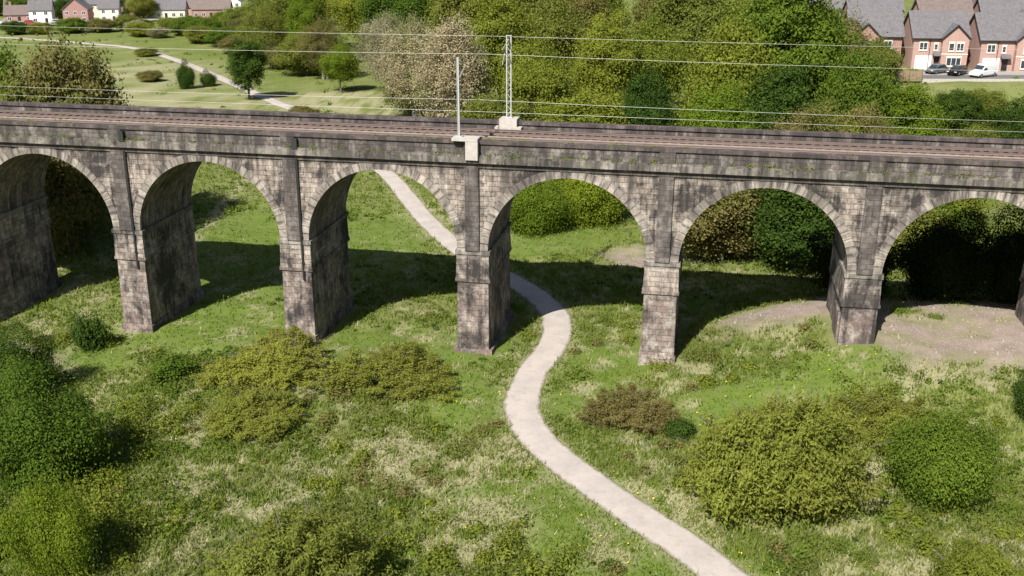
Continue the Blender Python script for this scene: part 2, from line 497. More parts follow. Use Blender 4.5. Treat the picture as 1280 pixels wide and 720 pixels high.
def strip(name, S, w, mat, lift, label, kind='structure', jitter=0.12, step=1):
    S = S[::step]
    V = []; F = []; uv = []
    acc = 0
    for k, p in enumerate(S):
        d = S[min(k+1, len(S)-1)] - S[max(k-1, 0)]
        d = d/np.hypot(*d); n = np.array([-d[1], d[0]])
        if k: acc += np.hypot(*(S[k]-S[k-1]))
        j1 = jitter*(vnoise(p[0], p[1], 1.7, 3)-0.5)*2; j2 = jitter*(vnoise(p[0], p[1], 1.9, 6)-0.5)*2
        for t in (-1.0, -0.5, 0.0, 0.5, 1.0):
            ww = w/2 + (j1 if t < 0 else j2)
            q = p + n*t*ww
            z = float(ground_low(q[0], q[1])) + lift + (0.03*(1-t*t))
            if abs(t) == 1.0: z -= 0.03
            V.append((q[0], q[1], z)); uv.append(((t+1)/2, acc))
    for k in range(len(S)-1):
        for c in range(4):
            a = k*5+c
            F.append((a, a+1, a+6, a+5))
    me = bpy.data.meshes.new(name); me.from_pydata(V, [], F); me.update()
    l = me.uv_layers.new(name='UVMap')
    for lp in me.loops: l.data[lp.index].uv = uv[lp.vertex_index]
    for p in me.polygons:
        p.use_smooth = True
    if me.polygons[0].normal.z < 0: me.flip_normals()
    me.materials.append(mat)
    o = link(name, me); tag(o, label, kind=kind)
    return o
PF = spline(PATH, 24)
strip('path', PF, 2.55, M['path'], 0.05, 'pinkish grey gravel path winding under the viaduct')
M['worn'] = plain('worn_grass', (0.24, 0.23, 0.10), 1.0, var=0.35, scale=3)

# ------------------------------------------------------------------ viaduct
TH = -0.1867
S_ = 14.0           # bay
IMP = 8.35          # springing height
SP = 15.05          # underside of the ledge
DW = 8.4            # width
via = empty('railway_viaduct', (-2.96, 74.33, 0.0), TH)
via.rotation_euler = (0, 0.0040, TH)
tag(via, 'long sooty stone railway viaduct with round arches crossing the valley', 'viaduct')
HT = 1.16           # half pier thickness at the springing
RAD = S_/2 - HT
base_z = {-3: -0.3, -2: -0.1, -1: 0.1, 0: 0.0, 1: 0.6, 2: 2.2, 3: 2.6, 4: 2.0}
for k in range(-5, 6):
    x = k*S_
    bz = base_z.get(k, 0.0)
    pb = MB()
    hb = 1.27
    pb.frustum((x-hb, x+hb, -0.22, DW+0.22), bz-2.0, (x-HT, x+HT, 0, DW), IMP-0.001)
    p = pb.build('pier', M['stone_pier'], via)
    q = MB(); q.box(x-HT-0.16, x+HT+0.16, -0.16, DW+0.16, IMP-0.30, IMP); q.box(x-HT-0.08, x+HT+0.08, -0.08, DW+0.08, IMP-0.48, IMP-0.302)
    q.build('impost', M['stone_ledge'], p)
    q = MB(); zz = IMP-2.45; e = HT+0.075; q.box(x-e-0.11, x+e+0.11, -0.17, DW+0.17, zz, zz+0.24)
    q.build('string_course', M['stone_pier'], p)
    q = MB(); pw = 1.50 if k == 0 else 1.34; q.frustum((x-pw-.08, x+pw+.08, -0.42, DW+0.42), bz-2.2, (x-pw, x+pw, -0.34, DW+0.34), bz+0.5)
    q.build('plinth', M['red_brick'] if k in (0,) else M['stone_pier'], p)
    q = MB(); q.frustum((x-HT-0.13, x+HT+0.13, -0.13, DW+0.13), IMP-2.205, (x-HT-0.07, x+HT+0.07, -0.07, DW+0.07), IMP-0.485); q.build('upper_block', M['stone'], p)
    if k == 2:
        q = MB(); q.box(x-0.75, x+0.95, -0.19, -0.10, 2.6, 5.7); q.build('brick_repair', M['red_brick'], p)
        q = MB(); q.box(x-1.36, x-1.2, 0.4, 3.2, 2.4, 5.2); q.build('brick_repair', M['red_brick'], p)
    # pilaster strip up the spandrel
    for yy, sg in ((0.0, -1), (DW, 1)):
        q = MB()
        y0, y1 = (yy-0.24, yy+0.05) if sg < 0 else (yy-0.05, yy+0.24)
        q.box(x-0.52, x+0.52, y0, y1, IMP+0.003, SP-0.40)
        o = q.build('pilaster', M['stone_dark'], p)
    for side in (-1, 1):     # stepped quoins beside the strip
        q = MB(); z = IMP+0.003; j = 0
        while z < SP-0.9:
            w = 0.32 + (0.2 if j % 2 else 0) + R.uniform(-.03, .03)
            xa, xb = (x+0.53, x+0.53+w) if side > 0 else (x-0.53-w, x-0.53)
            q.box(xa, xb, -0.05, 0.02, z, z+0.44); z += 0.47; j += 1
        q.build('quoin', M['stone'], p)
    if k in (-2, -1, -3):
        q = MB(); q.tube((x+0.60, -0.14, 5.2), (x+0.60, -0.14, 15.6), 0.10, 0.10, 8)
        q.box(x+0.40, x+0.80, -0.40, -0.02, 15.5, 16.3)
        for z in (6.5, 8.6, 10.5, 12.5, 14.4): q.tube((x+0.60, -0.14, z), (x+0.60, -0.14, z+0.12), 0.14, 0.14, 8)
        q.build('downpipe', M['iron'], p)

NA = 40
for k in range(-5, 5):
    xc = k*S_ + S_/2
    f = MB(); so = MB(); rg = MB(); f2 = MB(); rg2 = MB()
    prev = None
    arc = 0
    for j in range(NA+1):
        t = math.pi*j/NA
        ax = xc - RAD*math.cos(t); az = IMP + RAD*math.sin(t)
        if prev:
            px, pz = prev
            # front and back face strips above the curve
            for yy, fl in ((0.0, False), (DW, True)):
                a, b_, c, d = (px, yy, pz), (ax, yy, az), (ax, yy, SP), (px, yy, SP)
                if fl: f2.quad(b_, a, d, c)
                else: f.quad(a, b_, c, d)
            l = math.hypot(ax-px, az-pz)
            so.quad((px, 0, pz), (px, DW, pz), (ax, DW, az), (ax, 0, az), uv=[(0, arc), (DW, arc), (DW, arc+l), (0, arc+l)])
            # ring of wedge stones, proud of the wall
            def pt(tt, rr, y): return (xc-rr*math.cos(tt), y, IMP+rr*math.sin(tt))
            t0 = math.pi*(j-1)/NA
            ri, ro = RAD-0.003, RAD+0.60
            for ya, yb in ((-0.09, 0.0), (DW+0.09, DW)):
                a0 = pt(t0, ri, ya); a1 = pt(t, ri, ya); b1 = pt(t, ro, ya); b0 = pt(t0, ro, ya)
                uvq = [(arc, 0.1), (arc+l, 0.1), (arc+l, 0.7), (arc, 0.7)]
                if ya < 0: rg.quad(a0, a1, b1, b0, uv=uvq)
                else: rg2.quad(a1, a0, b0, b1, uv=[uvq[1], uvq[0], uvq[3], uvq[2]])
                c0 = pt(t0, ro, yb); c1 = pt(t, ro, yb); e0 = pt(t0, ri, yb); e1 = pt(t, ri, yb)
                rq = rg if ya < 0 else rg2; rq.quad(b0, b1, c1, c0, uv=uvq); rq.quad(a1, a0, e0, e1, uv=uvq)
            arc += l
        prev = (ax, az)
    # wall pieces over the two half piers
    for xa, xb in ((k*S_, k*S_+HT), ((k+1)*S_-HT, (k+1)*S_)):
        f.quad((xa, 0, IMP), (xb, 0, IMP), (xb, 0, SP), (xa, 0, SP)); f2.quad((xb, DW, IMP), (xa, DW, IMP), (xa, DW, SP), (xb, DW, SP))
    o = f.build('spandrel_wall', M['stone'], via)
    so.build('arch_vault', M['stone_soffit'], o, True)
    rg.build('arch_ring', M['voussoir'], o)
    o2 = f2.build('spandrel_wall', M['stone'], via); rg2.build('arch_ring', M['voussoir'], o2)
XL, XR = -5*S_-1, 5*S_+1
q = MB(); q.box(XL, XR, -0.14, DW+0.14, SP-0.38, SP-0.004); q.build('corbel_shade_course', M['stone_dark'], via)  # dark course: the ledge's shadow painted in along with soot
q = MB(); q.box(XL, XR, -0.40, DW+0.40, SP, SP+0.42); q.box(XL, XR, -0.30, DW+0.30, SP+0.423, SP+0.55); q.build('ledge', M['stone_ledge'], via)
for y0, y1 in ((-0.08, 0.42), (DW-0.42, DW+0.08)):
    q = MB()
    q.box(XL, XR, y0, y1, SP+0.553, 16.42)
    pr = q.build('parapet', M['parapet'], via)
    q = MB(); q.box(XL, XR, y0-0.13, y1+0.10, 16.423, 16.66); q.build('coping', M['coping'], pr)
    for k in range(-5, 6):
        q = MB(); yy = (y0-0.16, y0+0.02) if y0 < 1 else (y1-0.02, y1+0.16)
        q.box(k*S_-0.55, k*S_+0.55, yy[0], yy[1], SP+0.556, 16.40); q.build('parapet_pier', M['stone_dark'], pr)
q = MB(); q.box(XL, XR, 4.14, 4.27, 15.984, 16.16); q.build('cable_trough', M['sleeper_pale'], via)
q = MB(); q.box(XL, XR, 0.42, DW-0.42, SP+0.6, 15.98); q.build('ballast', M['ballast'], via)
# cap stones that carry the wire masts
q = MB(); q.box(-1.35, 0.55, -0.62, 0.46, 16.663, 16.86); q.box(-0.35, 0.55, -0.60, -0.10, 15.3, 16.663); q.build('mast_bracket', M['concrete'], via)
q = MB(); q.box(0.2, 2.3, DW-1.2, DW+0.5, 16.0, 16.30); q.box(0.5, 1.9, DW-0.9, DW+0.45, 16.303, 16.9); q.build('mast_bracket', M['concrete'], via)

def via_pt(x, y, z):
    c, s = math.cos(TH), math.sin(TH)
    return (-2.96 + x*c - y*s, 74.33 + x*s + y*c, z - 0.0040*x)
# two tracks, each one thing
for ty, lab in ((2.55, 'near railway track of steel rails on the viaduct deck beside the front parapet'), (5.85, 'far railway track of steel rails on the viaduct deck beside the back parapet')):
    t = empty('railway_track', via_pt(0, ty, 0), TH); t.rotation_euler = (0, 0.0040, TH)
    tag(t, lab, 'railway track', 'tracks on the viaduct')
    for s in (-0.755, 0.755):
        q = MB(); q.box(XL, XR, s-0.07, s+0.07, 16.08, 16.11); q.box(XL, XR, s-0.012, s+0.012, 16.11, 16.21); q.box(XL, XR, s-0.036, s+0.036, 16.21, 16.255)
        q.build('rail', M['rail'], t)
    q = MB(); x = XL+0.4
    while x < XR-0.4:
        q.box(x-0.13, x+0.13, -1.28, 1.28, 15.93, 16.08); x += 0.65
    o = q.build('sleepers', M['sleeper'], t); o['kind'] = 'stuff'

# masts
def mast(base, h, lattice, lab):
    t = empty('catenary_mast', base, TH); tag(t, lab, 'railway mast', 'masts for the overhead wires')
    q = MB()
    if lattice:
        for sx in (-0.17, 0.17):
            q.box(sx-0.045, sx+0.045, -0.06, 0.06, 0, h)
        z = 0.1; d = 1
        while z < h-0.5:
            q.tube((-0.17*d, 0, z), (0.17*d, 0, z+0.45), 0.022, 0.022, 5); z += 0.45; d = -d
        q.box(-0.24, 0.24, -0.09, 0.09, h, h+0.05)
    else:
        q.box(-0.075, 0.075, -0.012, 0.012, 0, h); q.box(-0.087, -0.063, -0.08, 0.08, 0, h); q.box(0.063, 0.087, -0.08, 0.08, 0, h)
    q.build('post', M['galv'], t)
    q = MB(); q.box(-0.3, 0.3, -0.25, 0.25, -0.02, 0.06); q.build('base_plate', M['galv'], t)
    s = -1 if lattice else 1
    q = MB()
    q.tube((0, 0, h-0.25), (0, 2.6*s, h-0.75), 0.03, 0.03, 6); q.tube((0, 0, h-1.6), (0, 2.6*s, h-0.75), 0.03, 0.03, 6)
    q.tube((0, 1.6*s, h-1.05), (0, 2.7*s, h-1.9), 0.022, 0.022, 6)
    a = q.build('cantilever_arm', M['galv'], t)
    q = MB()
    for zz in (h-0.29, h-1.55):
        for j in range(5): q.tube((0, (0.2+0.07*j)*s, zz), (0, (0.235+0.07*j)*s, zz), 0.09, 0.05, 8)
    q.build('insulator', M['insul'], a)
mast(via_pt(-0.9, 0.10, 16.86), 5.6, False, 'slim white overhead wire post on the near parapet above the path')
mast(via_pt(1.2, DW-0.1, 16.9), 6.3, True, 'lattice overhead wire mast on the far parapet above the path')

# overhead wires: sagging lines parallel to the deck
def wire(y, z, sag, r, lab, low=None):
    pts = []
    for j in range(61):
        x = -80 + 160*j/60
        u = (abs(x) % 60)/60
        pts.append(via_pt(x, y, z - sag*4*u*(1-u)))
    q = MB(); q.path(pts, [r]*61, 5)
    o = q.build('overhead_wire', M['wire']); tag(o, lab, 'overhead wire', 'wires strung above the railway')
wire(DW-0.1, 23.15, 0.10, 0.010, 'topmost overhead wire strung from the lattice mast on the far parapet')
wire(5.6, 22.1, 0.25, 0.011, 'second overhead wire from the top, above the far track')
wire(2.9, 19.1, 0.25, 0.011, 'third overhead wire from the top, thin and low above the near track')
wire(5.0, 17.85, 0.05, 0.011, 'lowest thin overhead wire just above the far parapet coping')

# ------------------------------------------------------------------ vegetation
def leaf_quads(P, Nrm, size, aspect=1.6, seed=0, up=0.0):
    r = np.random.default_rng(seed)
    n = len(P)
    A = r.normal(size=(n, 3)); A[:, 2] += up
    N = Nrm + r.normal(size=(n, 3))*0.55
    N /= np.linalg.norm(N, axis=1)[:, None]+1e-9
    T = A - (A*N).sum(1)[:, None]*N; T /= np.linalg.norm(T, axis=1)[:, None]+1e-9
    B = np.cross(N, T)
    s = (size*r.uniform(0.6, 1.35, n))[:, None]
    T = T*s*0.5*math.sqrt(aspect); B = B*s*0.5/math.sqrt(aspect)
    V = np.stack([P-T, P-T*0.1+B, P+T, P-T*0.1-B], 1).reshape(-1, 3)
    F = np.arange(n*4).reshape(-1, 4)
    return V, F

def crown_mesh(name, seed, R0, H0, zlo, n, leaf, mat, nclump=60, rc=0.25, aspect=1.6, up=0.0, spiky=0.0, fuzz=0.55, rag=1.0):
    r = np.random.default_rng(seed)
    # lumpy envelope
    lobes = r.normal(size=(12, 3)); lobes /= np.linalg.norm(lobes, axis=1)[:, None]; amp = r.uniform(-0.34, 0.26, 12)*rag
    def env(d): return 1 + (np.maximum(0, d@lobes.T)**4@amp)
    D = r.normal(size=(nclump, 3)); D /= np.linalg.norm(D, axis=1)[:, None]
    D[:, 2] = np.abs(D[:, 2])*np.where(r.random(nclump) < 0.72, 1, -0.8)
    rad = r.uniform(0.2, 0.98, nclump)**0.62
    cz = zlo + (H0-zlo)*0.45
    hz = np.where(D[:, 2] > 0, H0-cz, cz-zlo)
    E = env(D)
    ctr = np.stack([D[:, 0]*R0*rad*E, D[:, 1]*R0*rad*E, cz + D[:, 2]*hz*rad*E], 1)
    cr = R0*rc*r.uniform(0.6-0.2*(rag-1), 1.25+0.4*(rag-1), nclump)
    w = cr**2; w /= w.sum()
    idx = r.choice(nclump, n, p=w)
    d = r.normal(size=(n, 3)); d /= np.linalg.norm(d, axis=1)[:, None]
    d[:, 2] = np.where(r.random(n) < 0.35, np.abs(d[:, 2]), d[:, 2])
    rr = r.uniform(0.45, 1.0, n)**0.5
    if spiky: rr = rr*(1 + spiky*(r.random(n)**4))
    P = ctr[idx] + d*(cr[idx]*rr)[:, None]*np.array([1, 1, 0.85])
    g = r.random(n) < fuzz
    P[g] = ctr[idx][g] + r.normal(size=(int(g.sum()), 3))*(cr[idx][g]*0.78)[:, None]
    P[:, 2] = np.maximum(P[:, 2], 0.05+0.25*r.random(n)) if zlo < 0.6 else P[:, 2]
    out = (P - np.array([0, 0, cz]))/np.array([R0, R0, (H0-zlo)/2])
    Nn = d*0.8 + out*0.5 + np.array([0, 0, 0.3])
    V, F = leaf_quads(P, Nn, leaf, aspect, seed+1, up)
    return np_mesh(name, V, F, mat), ctr

def shoot_mesh(name, seed, R0, H0, n, leaf, mat, stems=260, aspect=3.0):
    """a bush of many upright shoots that fan out from a few stools, leaves along each shoot"""
    r = np.random.default_rng(seed)
    nst = 7
    sa = r.uniform(0, 2*math.pi, nst); sr = R0*0.62*np.sqrt(r.random(nst)); sr[0] = 0
    sc = np.stack([sr*np.cos(sa), sr*np.sin(sa)], 1)
    which = r.integers(0, nst, stems)
    hh = H0*(0.62 + 0.38*r.random(nst))*(1-0.42*(sr/R0)**1.5)
    a = r.uniform(0, 2*math.pi, stems); t = np.sqrt(r.random(stems))
    spread = R0*0.52
    tip = np.stack([sc[which, 0] + np.cos(a)*spread*t, sc[which, 1] + np.sin(a)*spread*t, hh[which]*(1-0.55*t**2)*r.uniform(0.72, 1.12, stems)], 1)
    root = np.stack([sc[which, 0] + np.cos(a)*0.25*t, sc[which, 1] + np.sin(a)*0.25*t, np.zeros(stems)], 1)
    k = r.integers(0, stems, n); u = r.random(n)**0.62
    w = (0.42*(1-u)+0.10)*R0*0.22
    P = root[k] + (tip-root)[k]*u[:, None]
    P[:, 2] = root[k][:, 2] + (tip-root)[k][:, 2]*(u**0.8)
    P += r.normal(size=(n, 3))*w[:, None]
    P[:, 2] = np.abs(P[:, 2])
    N = r.normal(size=(n, 3))*0.45 + np.array([-0.25, -0.5, 0.75])*0.6 + (P*np.array([1, 1, 0.4]))/R0*0.9
    V, F = leaf_quads(P, N, leaf, aspect, seed+1, 1.3)
    return np_mesh(name, V, F, mat), tip[r.permutation(stems)[:60]]

def trunk_mb(H0, R0, ctr, r0, seed, nl=9, stems=1):
    rr = random.Random(seed); q = MB()
    for s in range(stems):
        ox, oy = (0, 0) if stems == 1 else (rr.uniform(-.3, .3)*R0*.4, rr.uniform(-.3, .3)*R0*.4)
        pts = [(ox, oy, -0.6)]; rs = [r0*1.25]
        hh = H0*0.78
        for j in range(1, 6):
            t = j/5; pts.append((ox*(1+t) + rr.uniform(-.05, .05)*R0, oy*(1+t) + rr.uniform(-.05, .05)*R0, hh*t)); rs.append(r0*(1-0.8*t))
        q.path(pts, rs, 8)
        pick = list(range(len(ctr))); rr.shuffle(pick)
        for c in pick[:nl]:
            c = ctr[c]; z = max(0.12*H0, min(hh*0.95, c[2]*0.55)); k = min(4, int(z/hh*5)); b = pts[k]; b2 = pts[k+1]
            t = (z - b[2])/(b2[2]-b[2]) if b2[2] != b[2] else 0
            a = tuple(b[i] + (b2[i]-b[i])*max(0, min(1, t)) for i in range(3))
            mid = tuple(a[i]*0.5 + c[i]*0.5 for i in range(3)); mid = (mid[0], mid[1], mid[2]-0.04*H0)
            q.path([a, mid, tuple(c)], [r0*0.38, r0*0.24, r0*0.08], 6)
            if R0 <= 4:
                e = tuple(c[i]*1.0 + (c[i]-mid[i])*0.55 for i in range(3)); q.path([tuple(c), e], [r0*0.2, r0*0.06], 4)
    return q

L_ = {}
L_['green'] = leaf_mat('leaf_green', (0.065, 0.115, 0.018), (0.175, 0.245, 0.042), 0.45)
L_['bright'] = leaf_mat('leaf_bright', (0.115, 0.175, 0.020), (0.260, 0.320, 0.045), 0.48)
L_['olive'] = leaf_mat('leaf_olive', (0.125, 0.150, 0.030), (0.270, 0.285, 0.075), 0.45)
L_['yellow'] = leaf_mat('leaf_yellow_green', (0.150, 0.185, 0.026), (0.310, 0.335, 0.068), 0.48)
L_['brown'] = leaf_mat('leaf_brown_bud', (0.130, 0.115, 0.045), (0.260, 0.230, 0.100), 0.4, patch=(0.13, 0.17, 0.03), patch_amt=0.6)
L_['dark'] = leaf_mat('leaf_dark', (0.028, 0.056, 0.013), (0.080, 0.130, 0.028), 0.3)
L_['pale'] = leaf_mat('leaf_pale_blossom', (0.27, 0.235, 0.17), (0.47, 0.42, 0.33), 0.4, patch=(0.15, 0.18, 0.05), patch_amt=0.65)
L_['willow'] = leaf_mat('leaf_willow', (0.170, 0.195, 0.035), (0.340, 0.365, 0.090), 0.5, patch=(0.20, 0.18, 0.06), patch_amt=0.2)
L_['black'] = leaf_mat('leaf_shade_black', (0.010, 0.018, 0.007), (0.030, 0.045, 0.014), 0.1)  # near black: deep shade under the right arch painted into the leaves

# prototypes (mesh data only; the first placement of each is the source of the copies)
PROTO = {}
def proto_tree(key, seed, R0=7.0, H0=20.0, zlo=2.2, n=26000, leaf=0.42, nclump=85, rc=0.24, r0=0.35, bark='bark', stems=1, **kw):
    if kw.pop('shoots', 0):
        me, ctr = shoot_mesh('crown', seed, R0, H0, n, leaf, L_['green'], nclump, kw.get('aspect', 2.5))
    else:
        me, ctr = crown_mesh('crown', seed, R0, H0, zlo, n, leaf, L_['green'], nclump, rc, **kw)
    PROTO[key] = dict(crown=me, R0=R0, H0=H0, bark=bark, trunk=None, seed=seed, ctr=ctr, r0=r0, stems=stems)
proto_tree('round', 101, n=80000, leaf=0.25, nclump=120, rc=0.215, fuzz=0.35, rag=1.3)
proto_tree('loose', 202, n=66000, leaf=0.26, nclump=105, rc=0.205, fuzz=0.5, rag=1.4)
proto_tree('tall', 303, R0=6.0, H0=20, n=46000, leaf=0.30, nclump=200, rc=0.17)
proto_tree('twiggy', 404, n=38000, leaf=0.22, nclump=260, rc=0.14, bark='palebark', stems=3, zlo=1.0, fuzz=0.85)
proto_tree('thicket', 454, R0=7.0, H0=14.0, zlo=0.2, n=56000, leaf=0.28, nclump=260, rc=0.15, r0=0.2, stems=3, spiky=0.3, fuzz=0.7)
proto_tree('bush_broad', 505, R0=4.0, H0=4.6, zlo=0.0, n=80000, leaf=0.125, nclump=62, rc=0.26, r0=0.10, stems=4, spiky=0.6, fuzz=0.2, rag=1.7)
proto_tree('bush_broad_b', 556, R0=4.0, H0=4.6, zlo=0.0, n=76000, leaf=0.125, nclump=50, rc=0.27, r0=0.10, stems=4, spiky=0.7, fuzz=0.25, rag=1.9)
proto_tree('bush_willow', 606, R0=4.0, H0=4.4, zlo=0.0, n=120000, leaf=0.092, nclump=420, r0=0.05, stems=5, aspect=3.0, shoots=1)
proto_tree('bush_willow_b', 707, R0=4.0, H0=4.4, zlo=0.0, n=90000, leaf=0.10, nclump=300, r0=0.05, stems=5, aspect=2.6, shoots=1)
proto_tree('bush_willow_c', 717, R0=4.0, H0=4.4, zlo=0.0, n=70000, leaf=0.10, nclump=170, r0=0.05, stems=5, aspect=2.6, shoots=1)
proto_tree('shrub_small', 808, R0=1.5, H0=1.8, zlo=0.0, n=7000, leaf=0.15, nclump=34, rc=0.32, r0=0.05, stems=3, spiky=0.4)

_cm = {}
def plant(name, cat, key, mat, x, y, h, r, label, group=None, sink=0.15, ry=1.0, z=None):
    P = PROTO[key]
    root = empty(name, (x, y, (gz(x, y) if z is None else z) - sink), R.uniform(0, 6.28))
    root.scale = (r/P['R0'], r/P['R0']*ry, h/P['H0'])
    ck = (key, mat)
    if ck not in _cm:
        me = P['crown'].copy(); me.materials.clear(); me.materials.append(L_[mat]); _cm[ck] = me
    link('crown', _cm[ck], root)
    if P['trunk'] is None:
        o = trunk_mb(P['H0'], P['R0'], P['ctr'], P['r0'], P['seed'], 16 if P['R0'] > 5 else 30, P['stems']).build('trunk', M[P['bark']], root)
        P['trunk'] = o.data
    else:
        link('trunk', P['trunk'], root)
    tag(root, label, cat, group)
    return root

bushes = [
 ('bush', 'bush_broad', 'dark', -35.8, 66.6, 3.9, 3.3, 'dark green round bush cut by the left edge, nearest the first pier'),
 ('bush', 'bush_broad', 'green', -27.4, 55.0, 5.2, 3.7, 'largest leafy green bush on the left, casting a shadow to its right'),
 ('bush', 'bush_broad_b', 'bright', -23.0, 45.0, 4.6, 1.95, 'bright green upright bush in the lower left, in front of the large leafy one'),
 ('bush', 'bush_broad', 'dark', -28.2, 46.5, 3.0, 1.9, 'dark bush at the lower left edge behind the bright upright one'),
 ('shrub', 'shrub_small', 'dark', -33.2, 76.4, 2.2, 1.4, 'small dark shrub standing left of the leftmost whole pier'),
 ('shrub', 'shrub_small', 'green', -25.0, 70.4, 1.3, 1.6, 'low dark green shrub in the grass right of the leftmost whole pier'),
 ('willow_bush', 'bush_willow_c', 'willow', -17.2, 70.8, 3.0, 5.6, 'low yellow green willow scrub in front of the second whole pier'),
 ('willow_bush', 'bush_willow_c', 'willow', -8.8, 69.2, 3.0, 5.6, 'low pale green willow scrub left of the pier beside the path'),
 ('willow_bush', 'bush_willow_b', 'willow', -16.8, 62.8, 2.8, 4.2, 'thin olive willow scrub among rough grass, lower of the scrub by the second whole pier'),
 ('willow_bush', 'bush_willow', 'willow', -10.2, 42.6, 6.2, 5.8, 'big pale yellow green willow bush at the bottom of the view left of the path'),
 ('shrub', 'shrub_small', 'olive', 5.6, 40.0, 2.7, 1.8, 'pointed grey green shrub at the bottom just left of the path'),
 ('shrub', 'shrub_small', 'dark', 6.9, 40.4, 2.5, 1.0, 'narrow dark shrub touching the pointed grey green shrub left of the path'),
 ('thorn_bush', 'bush_willow_c', 'brown', 7.8, 63.2, 2.6, 4.0, 'thin brownish thorn bush right of the bend in the path'),
 ('shrub', 'shrub_small', 'dark', 10.9, 60.9, 1.2, 0.95, 'tiny dark shrub right of the brownish thorn bush'),
 ('willow_bush', 'bush_willow', 'willow', 15.8, 53.0, 7.8, 7.0, 'largest dense olive green willow bush right of the path'),
 ('bush', 'bush_broad_b', 'green', 24.8, 53.0, 4.6, 3.2, 'mid green bush touching the right side of the largest willow bush'),
 ('willow_bush', 'bush_willow_c', 'willow', 23.6, 59.6, 3.0, 4.6, 'yellow green low willow bush behind the mid green bush on the right'),
 ('bush', 'bush_broad', 'dark', 34.2, 60.6, 2.8, 1.9, 'small dark bush cut by the right edge below the bare soil'),
 ('bush', 'bush_willow', 'yellow', 22.4, 41.4, 5.0, 3.4, 'yellow green bush in the lower right corner'),
]
for nm, key, mt, x, y, h, r, lab in bushes:
    plant(nm, 'bush' if 'shrub' not in nm else 'shrub', key, mt, x, y, h, r, lab)

